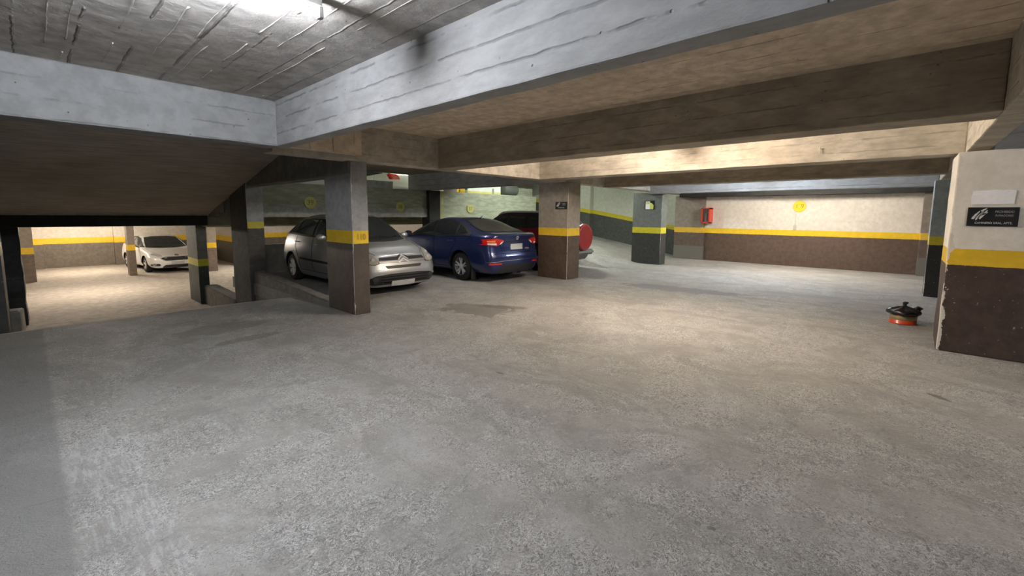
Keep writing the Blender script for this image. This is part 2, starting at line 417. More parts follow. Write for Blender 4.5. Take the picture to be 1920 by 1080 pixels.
BROWN = (0.105, 0.078, 0.062)
M['pier_white'] = painted('pier_paint_white', (0.74, 0.70, 0.64), (0.062, 0.042, 0.034), chips=[(6.83, -0.37, 0.045)], z0=0.985, z1=1.165, upper_var=0.06)
M['pier_grey'] = painted('pier_paint_grey', (0.33, 0.325, 0.315), (0.075, 0.058, 0.046), chips=[(3.15, 5.96, 0.02)], z0=1.06, z1=1.25)
M['pier_mid'] = painted('pier_paint_taupe', (0.30, 0.265, 0.225), (0.09, 0.062, 0.045), chips=[(8.3, 5.76, 0.012)], z0=1.02, z1=1.20)
M['pier_green'] = painted('pier_paint_slate', (0.17, 0.18, 0.16), (0.045, 0.048, 0.046), stripe=(0.68, 0.60, 0.04), chips=[(12.9, 5.52, 0.012)], z0=0.96, z1=1.14)
M['pier_olive'] = painted('pier_paint_olive', (0.34, 0.37, 0.37), (0.03, 0.03, 0.03), stripe=(0.62, 0.52, 0.04), chips=[(11.4, -0.35, 0.02)], z0=0.99, z1=1.15)
M['pier_back'] = painted('pier_paint_brown', (0.25, 0.215, 0.185), BROWN, stripe=(0.72, 0.45, 0.05), z0=0.93, z1=1.11, block=(0.47, (0.14, 0.13, 0.115)))
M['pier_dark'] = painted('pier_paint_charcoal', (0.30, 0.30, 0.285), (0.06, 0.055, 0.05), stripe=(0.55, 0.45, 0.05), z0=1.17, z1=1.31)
M['wall_far'] = painted('far_wall_paint', (0.70, 0.65, 0.58), (0.098, 0.066, 0.050), z0=0.93, z1=1.10, upper_var=0.07, stripe=(0.86, 0.57, 0.03))
M['wall_ramp'] = painted('ramp_wall_paint', (0.56, 0.58, 0.51), (0.075, 0.08, 0.075), stripe=(0.62, 0.52, 0.04), z0=0.94, z1=1.10, slope=(1, 6.2, 0.170), upper_var=0.07)
M['low_wall'] = painted('lower_wall_paint', (0.60, 0.54, 0.46), (0.15, 0.125, 0.10), base_z=-0.95, z0=1.04, z1=1.30, upper_var=0.08)
M['low_pier'] = painted('lower_pier_paint', (0.30, 0.25, 0.20), (0.15, 0.115, 0.09), base_z=-0.95, z0=0.98, z1=1.20)
M['low_pier_dark'] = painted('lower_pier_paint_green', (0.17, 0.17, 0.15), (0.035, 0.045, 0.04), stripe=(0.55, 0.50, 0.03), base_z=-0.95, z0=1.02, z1=1.21)
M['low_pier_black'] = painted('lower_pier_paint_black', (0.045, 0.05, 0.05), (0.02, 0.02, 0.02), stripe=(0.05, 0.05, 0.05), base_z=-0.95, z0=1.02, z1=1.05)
M['ramp_pier_black'] = painted('ramp_pier_paint_black', (0.30, 0.30, 0.30), (0.06, 0.06, 0.055), stripe=(0.42, 0.40, 0.05), z0=0.86, z1=1.03)
M['panel_white'] = painted('white_panel_paint', (0.82, 0.85, 0.82), (0.6, 0.6, 0.5), stripe=(0.80, 0.72, 0.25), z0=2.24, z1=2.36, upper_var=0.03)
M['up_wall'] = painted('upper_wall_paint', (0.72, 0.76, 0.66), (0.2, 0.2, 0.18), base_z=1.75, z0=0.85, z1=1.05)

# ------------------------------------------------------------------ structure builders
def jit(bm, amp, sc=3.0, seed=0.0, zmin=None):
    for v in bm.verts:
        q = Vector((v.co.x*sc+seed, v.co.y*sc, v.co.z*sc))
        d = noise.noise_vector(q) * amp + noise.noise_vector(q*4.0) * amp*0.5
        v.co += Vector((d.x, d.y, d.z))

def cut_grid(bm, step, axes):
    for ax in axes:
        co = [v.co[ax] for v in bm.verts]; lo, hi = min(co), max(co)
        n = max(1, int((hi-lo)/step))
        for i in range(1, n):
            c = Vector((0, 0, 0)); nn = Vector((0, 0, 0)); c[ax] = lo + (hi-lo)*i/n; nn[ax] = 1
            bmesh.ops.bisect_plane(bm, geom=bm.verts[:]+bm.edges[:]+bm.faces[:], plane_co=c, plane_no=nn)

def rough_block(name, x0, x1, y0, y1, z0, z1, mat, parent=None, bevel=0.014, amp=0.004, step=0.12, seed=0.0):
    bm = bmesh.new(); add_box(bm, x0, x1, y0, y1, z0, z1)
    d = (x1-x0, y1-y0, z1-z0)
    bmesh.ops.bevel(bm, geom=bm.edges[:], offset=bevel, segments=2, profile=0.6, affect='EDGES')
    cut_grid(bm, step, [i for i in range(3) if d[i] > step*2])
    jit(bm, amp, 3.0, seed)
    o = bm_obj(name, bm, mat, parent, smooth=False)
    return o

def S(name, o_or_args, mat=None, kind='structure'):
    o = o_or_args; o.name = name; o['kind'] = kind; return o

# ---- floors
bm = bmesh.new()
X1 = 12.2
# main deck (top at z=0) with the ramp openings left out
add_box(bm, -9, 16.4, -7, 6.2, -0.25, 0)
add_box(bm, 3.15, X1, 6.2, 11.75, -0.25, 0)
add_box(bm, -9, 3.15, 6.2, 8.1, -0.25, 0)
bmesh.ops.remove_doubles(bm, verts=bm.verts, dist=1e-4)
S('floor', bm_obj('floor', bm, M['floor']))

def slab(name, poly_yz, x0, x1, mat):
    bm = bmesh.new(); add_prism(bm, poly_yz, 'x', x0, x1); return S(name, bm_obj(name, bm, mat))
slab('floor_down_ramp', [(8.1, 0), (13.4, -0.95), (13.4, -1.2), (8.1, -0.25)], -0.45, 3.15, M['low_floor'])
slab('floor_lower', [(13.4, -0.95), (29, -0.95), (29, -1.2), (13.4, -1.2)], -6, 12, M['low_floor'])
slab('floor_lower_side', [(8.1, -0.95), (13.4, -0.95), (13.4, -1.2), (8.1, -1.2)], 3.15, 12, M['low_floor'])
slab('floor_up_ramp', [(6.2, 0), (16.5, 1.751), (16.5, -0.25), (6.2, -0.25)], X1, 16.4, M['floor'])
slab('floor_upper', [(11.96, 1.75), (20, 1.75), (20, 1.41), (11.96, 1.41)], 3.3, X1, M['band'])
bm = bmesh.new()
_v = [bm.verts.new(q) for q in ((11.0, 6.2, 0.001), (12.2, 6.2, 0.001), (12.2, 11.75, 0.9435), (11.0, 11.75, 0.001))]
bm.faces.new((_v[0], _v[1], _v[2])); bm.faces.new((_v[0], _v[2], _v[3])); _w = bm.verts.new((12.2, 11.75, 0.001)); bm.faces.new((_v[3], _v[2], _w)); bm.faces.new((_v[1], _w, _v[2])); bm.faces.new((_v[0], _v[3], _w, _v[1]))
S('floor_ramp_bank', bm_obj('floor_ramp_bank', bm, M['floor']))
slab('floor_upper_end', [(16.5, 1.75), (20, 1.75), (20, 1.41), (16.5, 1.41)], X1, 16.4, M['band'])

# ---- ceilings
bm = bmesh.new(); add_box(bm, -9, 2.05, -7, 5.61, 2.74, 3.0); S('ceiling', bm_obj('ceiling', bm, M['ceil']))
bm = bmesh.new(); add_box(bm, 2.05, 16.4, -7, 6.0, 2.74, 3.0); add_box(bm, -9, 3.13, 5.6, 5.75, 2.3, 3.5); S('ceiling_far', bm_obj('ceiling_far', bm, M['ceil_bounce_lit']))
bm = bmesh.new(); add_box(bm, 3.15, 11.0, 5.9, 11.9, 2.74, 3.0); S('ceiling_parking', bm_obj('ceiling_parking', bm, M['beam_dark']))
bm = bmesh.new(); add_prism(bm, [(5.9, 3.2), (20, 4.4), (20, 4.6), (5.9, 3.4)], 'x', 11.0, 16.4); S('ceiling_up_ramp', bm_obj('ceiling_up_ramp', bm, M['band']))
bm = bmesh.new(); add_box(bm, 3.3, 11.0, 11.9, 20, 4.3, 4.5); S('ceiling_upper', bm_obj('ceiling_upper', bm, M['band']))
bm = bmesh.new(); add_prism(bm, [(5.6, 3.18), (13.36, 1.43), (13.36, 1.75), (5.6, 3.5)], 'x', -9, 3.13); S('ceiling_ramp_soffit', bm_obj('ceiling_ramp_soffit', bm, M['soffit']))
bm = bmesh.new(); add_box(bm, -6, 12, 13.3, 29, 1.42, 1.7); add_box(bm, 3.15, 12, 11.9, 13.3, 1.42, 1.7)
S('ceiling_lower', bm_obj('ceiling_lower', bm, M['plain_conc']))

# raised mortar fins left between the formwork boards of the nearest bay
bm = bmesh.new(); rnd = random.Random(3)
xx = -5.6
while xx < 1.85:
    y = -3.0 + rnd.random()
    strong = rnd.random()
    while y < 5.2:
        L = 0.3 + rnd.random()*1.6
        if rnd.random() < 0.5 + 0.45*strong:
            n = max(3, int(L/0.05)); pts = []; rad = []
            for i in range(n+1):
                yy = y + L*i/n
                if yy > 5.28: break
                k = noise.noise(Vector((xx*9, yy*6, 0))); k2 = noise.noise(Vector((xx*3+5, yy*25, 2)))
                pts.append((xx + 0.012*noise.noise(Vector((xx, yy*2.2, 4))) + 0.003*k2, yy, 2.741)); rad.append(max(0.0015, 0.0045 + 0.005*k + 0.003*k2))
            if len(pts) > 2: add_tube(bm, pts, rad, seg=6)
        y += L + rnd.random()*0.5
    xx += rnd.choice((0.10, 0.14, 0.18, 0.24))
o = bm_obj('trim_1', bm, M['ceil']); o['kind'] = 'structure'

# ---- walls
def wall(name, x0, x1, y0, y1, z0, z1, mat):
    bm = bmesh.new(); add_box(bm, x0, x1, y0, y1, z0, z1); return S(name, bm_obj(name, bm, mat))
wall('wall_far', 15.55, 15.8, -0.95, 5.6, 0, 2.74, M['wall_far'])
wall('wall_ramp', 16.2, 16.4, 6.1, 20, -0.1, 4.5, M['wall_ramp'])
wall('wall_right', -9, 16.4, -7.2, -7, 0, 2.74, M['plain_conc'])
wall('wall_rear', -9.2, -9, -7.2, 8.3, 0, 2.74, M['plain_conc'])
wall('wall_left', -9, -1.0, 8.1, 8.3, -1.0, 2.5, M['plain_conc'])
wall('wall_back_low', 3.46, 9.1, 11.75, 11.95, -0.95, 0.72, M['kerb'])
wall('wall_back', 3.3, 9.1, 11.75, 11.95, 1.67, 2.27, M['green'])
wall('wall_back_band', 3.3, 9.1, 11.73, 12.0, 1.40, 1.67, M['band'])
wall('wall_back_step', 5.95, 7.72, 11.98, 12.12, 1.7, 2.50, M['band'])
wall('wall_back_haunch', 8.50, 9.15, 11.96, 12.1, 1.7, 2.95, M['band'])
wall('wall_back_side', 9.1, 14.55, 11.75, 11.95, 0, 2.27, M['green_lit'])
wall('wall_ramp_side', 12.1, 12.2, 11.95, 16.5, 0.4, 2.5, M['band'])
wall('wall_ramp_soffit_side', 15.8, 16.4, -7, 6.1, 0, 2.74, M['wall_ramp'])
wall('wall_lower_back', -6, 12.2, 27.4, 27.6, -1.2, 1.6, M['low_wall'])
wall('wall_lower_left', -6.2, -6, 13.0, 27.6, -1.2, 1.6, M['low_wall'])
wall('wall_lower_right', 12, 12.2, 12.3, 27.6, -1.2, 1.6, M['low_wall'])
wall('wall_lower_front', -6, -1.1, 13.2, 13.4, -1.2, 1.6, M['black_conc'])
wall('wall_lower_inner', 6.55, 6.75, 22.5, 27.4, -1.2, 1.6, M['low_wall'])
wall('wall_upper_panel', 10.9, 12.75, 11.96, 12.04, 0.95, 3.0, M['panel_white'])
wall('wall_upper_return', 12.75, 14.8, 12.16, 12.24, 0.95, 3.3, M['green_lit'])
wall('wall_upper_back', 3.1, 16.4, 19.8, 20, 1.5, 4.5, M['up_wall'])
wall('wall_upper_left', 3.1, 3.3, 11.9, 20, 1.5, 4.5, M['up_wall'])
wall('wall_upper_over', 3.3, 16.4, 11.55, 11.75, 2.74, 4.6, M['band'])
wall('wall_ramp_header', 11.0, 16.4, 5.9, 6.1, 2.5, 3.4, M['band'])

# ---- beams (each one a thing)
ZB = 2.25
def beam(x0, x1, y0, y1, mat, label, group=None, z0=ZB, z1=2.76, seed=0.0):
    o = rough_block('concrete_beam', x0, x1, y0, y1, z0, z1, M[mat], seed=seed)
    return tag(o, label, 'beam', group)
beam(1.95, 2.10, -6.9, 5.5, 'beam_y', 'brightly lit pale grey concrete beam crossing the picture from upper right, nearest the camera', seed=1)
beam(4.65, 5.0, -0.45, 5.9, 'beam_dark', 'deep shaded brown concrete beam running behind the brightly lit nearest beam', seed=2)
beam(7.35, 7.75, -0.45, 5.9, 'beam_warm', 'warm lit concrete beam ending at the top of the near right pier', seed=3)
beam(10.05, 10.35, -0.45, 5.9, 'beam_dark', 'dark shaded concrete beam just below the warm lit beam', seed=4, z0=2.22)
beam(12.75, 13.05, -0.45, 5.9, 'beam_y', 'bluish lit concrete beam seen above the white far wall', seed=5, z0=2.16)
beam(15.2, 15.56, -0.45, 5.9, 'black_conc', 'narrow beam against the top of the far wall, blackened in place of shade', seed=6, z0=2.14)  # shade on this face is put into its black base
beam(-8.9, 1.97, 5.33, 5.59, 'beam_left', 'pale grey concrete beam at upper left over the sloping soffit', seed=7)
beam(2.08, 16.2, 5.85, 6.15, 'beam_warm', 'long cross beam passing over the three free standing columns', seed=8)
beam(3.12, 3.40, 5.97, 10.28, 'soot_lite', 'dark beam running back from the grey column to the ramp pier', z0=2.06, z1=3.2, seed=9)
beam(8.3, 8.65, 6.1, 12.0, 'beam_y', 'grey beam running back over the red car from the taupe column', z0=2.25, z1=2.9, seed=10)
beam(3.12, 4.4, -0.80, -0.45, 'beam_dark', 'hidden stub of edge beam at the right', z0=2.25, seed=10) if False else None
beam(2.08, 16.2, -0.63, -0.45, 'beam_warm', 'edge beam with broken plaster at the upper right corner', seed=11)
beam(6.92, 7.6, -6.9, -0.64, 'beam_y', 'pitted bluish beam above the near right pier', seed=12, z0=2.2)
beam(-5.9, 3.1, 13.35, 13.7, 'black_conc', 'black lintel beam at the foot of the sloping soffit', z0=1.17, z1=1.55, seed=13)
beam(3.1, 11.9, 13.5, 13.9, 'green', 'grey green lintel beam right of the black lintel', z0=1.12, z1=1.55, seed=14)
beam(3.12, 3.45, 11.42, 13.5, 'soot_lite', 'short side beam between the ramp pier and the lintel', z0=1.42, z1=2.3, seed=15)

# ---- columns (each one a thing)
def column(x0, x1, y0, y1, z0, z1, mat, label, seed=0.0, amp=0.004, bevel=0.012):
    o = rough_block('concrete_column', x0, x1, y0, y1, z0, z1, M[mat], seed=seed, amp=amp, bevel=bevel)
    return tag(o, label, 'column')
column(6.83, 7.62, -2.6, -0.37, 0, 2.21, 'pier_white', 'large near right pier with white top, yellow band and chipped plaster corner', 1, 0.006)
column(3.15, 3.40, 5.95, 6.80, 0, 2.30, 'pier_grey', 'grey column with yellow band standing in front of the silver car', 2)
column(8.30, 8.80, 5.76, 6.62, 0, 2.26, 'pier_mid', 'taupe column with a small black sign between the blue and red cars', 3)
column(12.90, 13.30, 5.52, 6.46, 0, 2.2, 'pier_green', 'slate grey column bearing a yellow and white notice', 4)
column(15.45, 15.9, 5.10, 6.12, 0, 2.2, 'pier_back', 'brown pilaster left of the white far wall beside the red cabinet', 5)
column(11.40, 11.8, -1.6, -0.35, 0, 2.2, 'pier_olive', 'dark column with olive yellow band partly hidden behind the near right pier', 6)
column(15.35, 15.7, -1.4, -0.30, 0, 2.2, 'pier_back', 'brown end pilaster at the right end of the white far wall', 7)
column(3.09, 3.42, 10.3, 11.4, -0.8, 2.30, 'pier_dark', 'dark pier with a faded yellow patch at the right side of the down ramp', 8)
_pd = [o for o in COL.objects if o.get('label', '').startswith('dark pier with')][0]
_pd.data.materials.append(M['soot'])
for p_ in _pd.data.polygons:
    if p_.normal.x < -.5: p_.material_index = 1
column(2.95, 3.18, 13.9, 15.0, -0.95, 1.2, 'low_pier_dark', 'slim green column with yellow band at the foot of the down ramp', 9)
column(-0.95, -0.15, 13.9, 14.6, -0.95, 1.3, 'low_pier_black', 'black column left of the down ramp with a ragged lit edge', 10, 0.02)
column(-1.3, -0.30, 9.6, 10.4, -0.5, 2.42, 'ramp_pier_black', 'black column cut by the left edge of the picture', 11)
column(2.48, 2.70, 22.0, 22.5, -0.95, 1.43, 'low_pier', 'brown lower level column with yellow band beside the white car', 12)
column(-0.35, 0.06, 22.3, 23.1, -0.95, 1.43, 'low_pier', 'leftmost brown column far back on the lower level', 13)
column(4.93, 5.25, 21.5, 22.4, -0.95, 1.43, 'low_pier', 'brown lower level column seen through the gap right of the green column', 14)
column(2.6, 3.1, 27.1, 27.5, -0.95, 1.43, 'low_wall', 'shallow pilaster on the lower level back wall near the white car', 15)
column(0.0, 0.35, 27.1, 27.5, -0.95, 1.43, 'low_wall', 'shallow pilaster at the left end of the lower level back wall', 16)
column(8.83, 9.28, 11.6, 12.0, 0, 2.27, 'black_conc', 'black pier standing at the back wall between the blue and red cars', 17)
column(15.95, 16.25, 9.95, 11.1, 0.2, 3.3, 'wall_ramp', 'grey pilaster on the ramp wall behind the red spare wheel', 18)
column(9.30, 9.48, 11.66, 11.8, 0, 2.27, 'yellow_strip', 'narrow pale yellow strip pier beside the black pier at the back wall', 19)

# ---- kerbs of the down ramp
def kerb(poly, x0, x1, label, mat='kerb'):
    bm = bmesh.new(); add_prism(bm, poly, 'x', x0, x1)
    bmesh.ops.bevel(bm, geom=bm.edges[:], offset=0.02, segments=2, affect='EDGES')
    cut_grid(bm, 0.2, [1]); jit(bm, 0.008)
    return tag(bm_obj('ramp_kerb', bm, M[mat]), label, 'kerb')
kerb([(11.42, -0.9), (13.88, -1.0), (13.88, -0.44), (11.42, -0.50)], 3.05, 3.35, 'low concrete kerb between the dark pier and the slim green column')
kerb([(6.82, -0.1), (10.28, -0.6), (10.28, 0.26), (6.82, 0.08)], 3.16, 3.36, 'dark low kerb between the grey column and the dark pier', 'kerb')
kerb([(10.42, -0.6), (13.88, -1.0), (13.88, -0.55), (10.42, -0.08)], -0.45, -0.20, 'pale kerb block beside the black column at the left edge')

# ------------------------------------------------------------------ tube lights
M['lamp_metal'] = plain('lamp_housing', (0.55, 0.55, 0.55), 0.4)
M['lamp_cap'] = plain('lamp_cap', (0.5, 0.5, 0.5), 0.35, 0.8)
_tube = {}
def tube_mat(col, watts, L):
    m, nt, b = new_mat('tube_glow'); g = G(nt)
    nt.nodes.remove(b)
    e = g.n('ShaderNodeEmission'); e.inputs[0].default_value = (*col, 1)
    area = 2*math.pi*0.016*L
    e.inputs[1].default_value = watts/(math.pi*area)
    g.l(e.outputs[0], nt.nodes['Material Output'].inputs[0])
    return m
for (lx, ly, lz, L, ax, col, w, lab) in LAMPS:
    t = thing('tube_light', lab, 'light', (lx, ly, lz), 0 if ax == 'x' else math.pi/2)
    bm = bmesh.new(); add_box(bm, -L/2-0.02, L/2+0.02, -0.025, 0.025, 0.035, 0.088)
    bmesh.ops.bevel(bm, geom=bm.edges[:], offset=0.006, segments=1, affect='EDGES')
    bm_obj('housing', bm, M['lamp_metal'], t)
    bm = bmesh.new(); add_tube(bm, [(-L/2, 0, 0), (L/2, 0, 0)], 0.016, 12)
    bm_obj('tube', bm, tube_mat(col, w, L), t)
    for s in (-1, 1):
        bm = bmesh.new(); add_box(bm, s*(L/2+0.012)-0.012, s*(L/2+0.012)+0.012, -0.022, 0.022, -0.022, 0.04)
        bm_obj('lamp_holder', bm, M['lamp_cap'], t)

# ------------------------------------------------------------------ cars
def pchip(xs, ys, q):
    xs = np.asarray(xs, float); ys = np.asarray(ys, float); h = np.diff(xs); d = np.diff(ys)/h
    m = np.zeros(len(xs)); m[0] = d[0]; m[-1] = d[-1]
    for i in range(1, len(xs)-1):
        if d[i-1]*d[i] > 0:
            w1, w2 = 2*h[i]+h[i-1], h[i]+2*h[i-1]
            m[i] = (w1+w2)/(w1/d[i-1]+w2/d[i])
    i = np.clip(np.searchsorted(xs, q)-1, 0, len(xs)-2); t = (q-xs[i])/h[i]
    return (ys[i]*(1+2*t)*(1-t)**2 + m[i]*h[i]*t*(1-t)**2 + ys[i+1]*t*t*(3-2*t) + m[i+1]*h[i]*t*t*(t-1))

M['black_plastic'] = plain('black_plastic', (0.018, 0.018, 0.02), 0.5)
M['bumper_grey'] = plain('bumper_grey', (0.20, 0.19, 0.175), 0.6)
M['void'] = plain('wheel_arch_black', (0.008, 0.008, 0.008), 0.9, spec=0.1)
M['glass'] = plain('dark_car_glass', (0.018, 0.022, 0.024), 0.06, spec=0.7, coat=0.6)
M['glass_dusty'] = plain('dusty_car_glass', (0.075, 0.075, 0.07), 0.28, spec=0.6, var=0.25, vscale=3)
M['tyre'] = plain('tyre_rubber', (0.022, 0.021, 0.02), 0.8, spec=0.2, bump=0.2, vscale=60)
M['alloy'] = plain('alloy', (0.62, 0.62, 0.63), 0.35, 0.4)
M['alloy_dark'] = plain('alloy_dark', (0.10, 0.10, 0.105), 0.45, 0.6)
M['chrome'] = plain('chrome', (0.75, 0.75, 0.76), 0.15, 1.0)
M['lens'] = plain('headlight_lens', (0.52, 0.50, 0.44), 0.08, 0.3, coat=1.0, var=0.35, vscale=14)
M['lens_clear'] = plain('clear_lens', (0.62, 0.62, 0.62), 0.12, 0.4, coat=1.0, var=0.2, vscale=18)
M['lens_red'] = plain('red_lens', (0.55, 0.012, 0.01), 0.12, 0.0, coat=1.0)
M['lens_white'] = plain('reversing_lens', (0.80, 0.74, 0.72), 0.15, coat=1.0)
M['lens_amber'] = plain('amber_lens', (0.75, 0.28, 0.06), 0.15, coat=1.0)
M['plate'] = plain('number_plate', (0.50, 0.50, 0.49), 0.45, var=0.12, vscale=7)
M['seam'] = plain('panel_gap', (0.01, 0.01, 0.011), 0.9, spec=0.1)
M['paint_silver'] = car_paint('silver_paint', (0.38, 0.385, 0.39), 0.6, 0.38, dust_amt=0.15)
M['paint_blue'] = car_paint('navy_paint', (0.010, 0.022, 0.105), 0.35, 0.3, dust_amt=0.10)
M['paint_red'] = car_paint('red_paint', (0.30, 0.012, 0.018), 0.2, 0.35, dust=(0.45, 0.2, 0.2), dust_amt=0.3)
M['paint_white'] = car_paint('white_paint', (0.78, 0.76, 0.73), 0.0, 0.35, dust_amt=0.12)

class Car:
    """local frame: x to the car's right, y forward, z up, wheels on z = 0"""
    def __init__(s, name, label, loc, rz, L, Wd, st, axF, axR, R, paint, front, rear, sill=0.20, mid=0.60, nose=None, tail=None, wl=0.86):
        s.t = thing(name, label, 'car', loc, rz); s.L = L; s.hw = Wd/2; s.R = R; s.axF, s.axR = axF, axR; s.paint = paint
        # stations y, ztop, zedge, wtop, zbelt, wbelt
        st = sorted(st, key=lambda a: -a[0])
        rows = []
        nose = nose or ((0, 0.0), (0.004, .34), (0.018, .62), (0.05, .82), (0.11, .925), (0.20, .97), (0.34, .995))
        tail = tail or ((0, 0.0), (0.003, .40), (0.012, .70), (0.04, .87), (0.09, .945), (0.17, .98), (0.30, .997))
        ys = [a[0] for a in st][::-1]
        def cols(y):
            return [float(pchip(ys, [a[k] for a in st][::-1], np.array([y]))[0]) for k in range(1, 6)]
        yl = []
        for dy, sc in nose: yl.append((L/2-dy, sc, 1))
        body_ys = [a[0] for a in st if L/2-0.4 > a[0] > -L/2+0.36]
        y = L/2-0.40
        seq = []
        while y > -L/2+0.36: seq.append(y); y -= 0.055
        for y in seq: yl.append((y, 1.0, 0))
        for dy, sc in tail[::-1]: yl.append((-L/2+dy, sc, -1))
        NR = 46
        bm = bmesh.new(); grid = []
        for (y, sc, end) in yl:
            zt, ze, wt, zb, wb = cols(y)
            fr = max(0.0, 1-(L/2-y)/0.5); rr = max(0.0, 1-(y+L/2)/0.5)
            hw = s.hw*(1 - 0.045*max(0, (y-0.2)/(L/2))**2 - 0.04*max(0, (-y-0.2)/(L/2))**2)
            P = [(0, zt), (wt*.62, zt-(zt-ze)*.30), (wt, ze), (wb, zb), (hw, mid+0.05), (hw-.005, .44), (hw*wl+.03, sill+.05), (hw*wl-.05, sill), (0, sill-.01)]
            if zb < mid+.08: P[4] = (hw, zb-0.06)
            X = np.array([p[0] for p in P]); Z = np.array([p[1] for p in P])
            u = np.concatenate(([0], np.cumsum(np.hypot(np.diff(X), np.diff(Z)))))
            q = np.linspace(0, u[-1], NR)
            xr = pchip(u, X, q)*sc; zr = pchip(u, Z, q)
            prof = front if y > 0 else rear
            pz = [a[0] for a in prof]; pd = [a[1] for a in prof]
            fade = max(fr, rr); fade = fade*fade*(3-2*fade)
            off = np.interp(zr, pz, pd)*fade
            yy = y - off if y > 0 else y + off
            zz = zr if sc > .9 else zr + (0.5-zr)*(1-max(sc, .3))*0.05
            grid.append(np.stack([xr, yy if isinstance(yy, np.ndarray) else np.full(NR, yy), zz], 1))
        V = []
        for gr in grid:
            right = [bm.verts.new(p) for p in gr]
            left = [right[0]] + [bm.verts.new((-p[0], p[1], p[2])) for p in gr[1:-1]] + [right[-1]]
            V.append(right + left[1:-1][::-1])
        n = len(V[0])
        for i in range(len(V)-1):
            for k in range(n):
                try: bm.faces.new((V[i][k], V[i][(k+1) % n], V[i+1][(k+1) % n], V[i+1][k]))
                except ValueError: pass
        bmesh.ops.remove_doubles(bm, verts=bm.verts, dist=0.0006)
        bmesh.ops.dissolve_degenerate(bm, dist=1e-5, edges=bm.edges)
        bmesh.ops.holes_fill(bm, edges=bm.edges, sides=8)
        bmesh.ops.recalc_face_normals(bm, faces=bm.faces)
        s.bvh = BVHTree.FromBMesh(bm)
        me = bpy.data.meshes.new('body'); bm.to_mesh(me); bm.free()
        # wheel arches
        bo = bpy.data.objects.new('tmp', me); COL.objects.link(bo)
        cuts = []
        for ax in (axF, axR):
            for sd in (-1, 1):
                cb = bmesh.new(); add_lathe(cb, [(R+0.045, sd*(s.hw-0.30)), (R+0.045, sd*(s.hw+0.2))], 40, 'x', (0, ax, R+0.005))
                bmesh.ops.recalc_face_normals(cb, faces=cb.faces)
                cm = bpy.data.meshes.new('c'); cb.to_mesh(cm); cb.free()
                co = bpy.data.objects.new('c', cm); COL.objects.link(co); cuts.append(co)
                md = bo.modifiers.new('b', 'BOOLEAN'); md.operation = 'DIFFERENCE'; md.object = co; md.solver = 'EXACT'
        dg = bpy.context.evaluated_depsgraph_get(); dg.update()
        me2 = bpy.data.meshes.new_from_object(bo.evaluated_get(dg))
        for c in cuts: bpy.data.objects.remove(c)
        bpy.data.objects.remove(bo)
        me2.name = 'body'; me2.materials.clear(); me2.materials.append(M[paint]); me2.materials.append(M['void'])
        for p in me2.polygons:
            p.use_smooth = True; c = p.center; p.material_index = 0
            for ax in (axF, axR):
                d = math.hypot(c.y-ax, c.z-(R+0.005)); nrm = Vector((0, c.y-ax, c.z-R-0.005))
                if d < R+0.050 and (d > R+0.03 and abs(p.normal.x) < .3 or abs(abs(c.x)-(s.hw-.30)) < .01): p.material_index = 1; p.use_smooth = False
            if c.z < sill+0.02 and p.normal.z < -.5: p.material_index = 1
        s.body = link('body', me2, s.t)

    def project(s, mode, u, v, side=1):
        if mode == 'side': o, d = Vector((3*side, u, v)), Vector((-side, 0, 0))
        elif mode == 'front': o, d = Vector((u, 6, v)), Vector((0, -1, 0))
        elif mode == 'rear': o, d = Vector((u, -6, v)), Vector((0, 1, 0))
        else: o, d = Vector((u, v, 4)), Vector((0, 0, -1))
        h = s.bvh.ray_cast(o, d)
        return h[0], h[1], d

    def patch(s, name, poly, mode, mat, side=1, off=0.005, res=0.05, parent=None, depth=0.03, rnd=0.0, reach=None):
        """a panel lying on the body: outline given in side (y,z), front/rear (x,z) or top (x,y) view"""
        bm = bmesh.new()
        if rnd > 0:
            q = []
            n = len(poly)
            for i in range(n):
                a, b, c = Vector(poly[i-1]), Vector(poly[i]), Vector(poly[(i+1) % n])
                r1 = min(rnd, (a-b).length*.45); r2 = min(rnd, (c-b).length*.45)
                p0 = b+(a-b).normalized()*r1; p1 = b+(c-b).normalized()*r2
                for t in (0, .25, .5, .75, 1): q.append(tuple(p0*(1-t)**2 + b*2*t*(1-t) + p1*t*t))
            poly = q
        vs = [bm.verts.new((p[0], p[1], 0)) for p in poly]
        f = bm.faces.new(vs); bmesh.ops.triangulate(bm, faces=[f])
        for ax in (0, 1):
            lo = min(p[ax] for p in poly); hi = max(p[ax] for p in poly); n = max(1, int((hi-lo)/res))
            for i in range(1, n):
                c = [0, 0, 0]; nn = [0, 0, 0]; c[ax] = lo+(hi-lo)*i/n; nn[ax] = 1
                bmesh.ops.bisect_plane(bm, geom=bm.verts[:]+bm.edges[:]+bm.faces[:], plane_co=c, plane_no=nn)
        bmesh.ops.remove_doubles(bm, verts=bm.verts, dist=1e-5)
        bad = []; nrm = {}
        if reach is None: reach = 9 if 'wind' in name else 0.42
        for v in bm.verts:
            p, n_, d = s.project(mode, v.co.x, v.co.y, side)
            if p is None or (mode in ('front', 'rear') and abs(p.y) < s.L/2 - reach): bad.append(v); continue
            if n_.dot(d) > 0: n_ = -n_
            v.co = p + n_*off; nrm[v] = n_.copy()
        for v in bad: bm.verts.remove(v)
        edges = [e for e in bm.edges if len(e.link_faces) == 1]
        r = bmesh.ops.extrude_edge_only(bm, edges=edges)
        newv = [g_ for g_ in r['geom'] if isinstance(g_, bmesh.types.BMVert)]
        for v in newv:
            best = None
            for e in v.link_edges:
                o = e.other_vert(v)
                if o in nrm and (o.co-v.co).length < 1e-6: best = o
            if best is not None: v.co = v.co - nrm[best]*(off+min(depth, 0.012))
        o = bm_obj(name, bm, mat, parent or s.t, smooth=True)
        try:
            o.data.set_sharp_from_angle(angle=math.radians(40))
        except Exception: pass
        return o

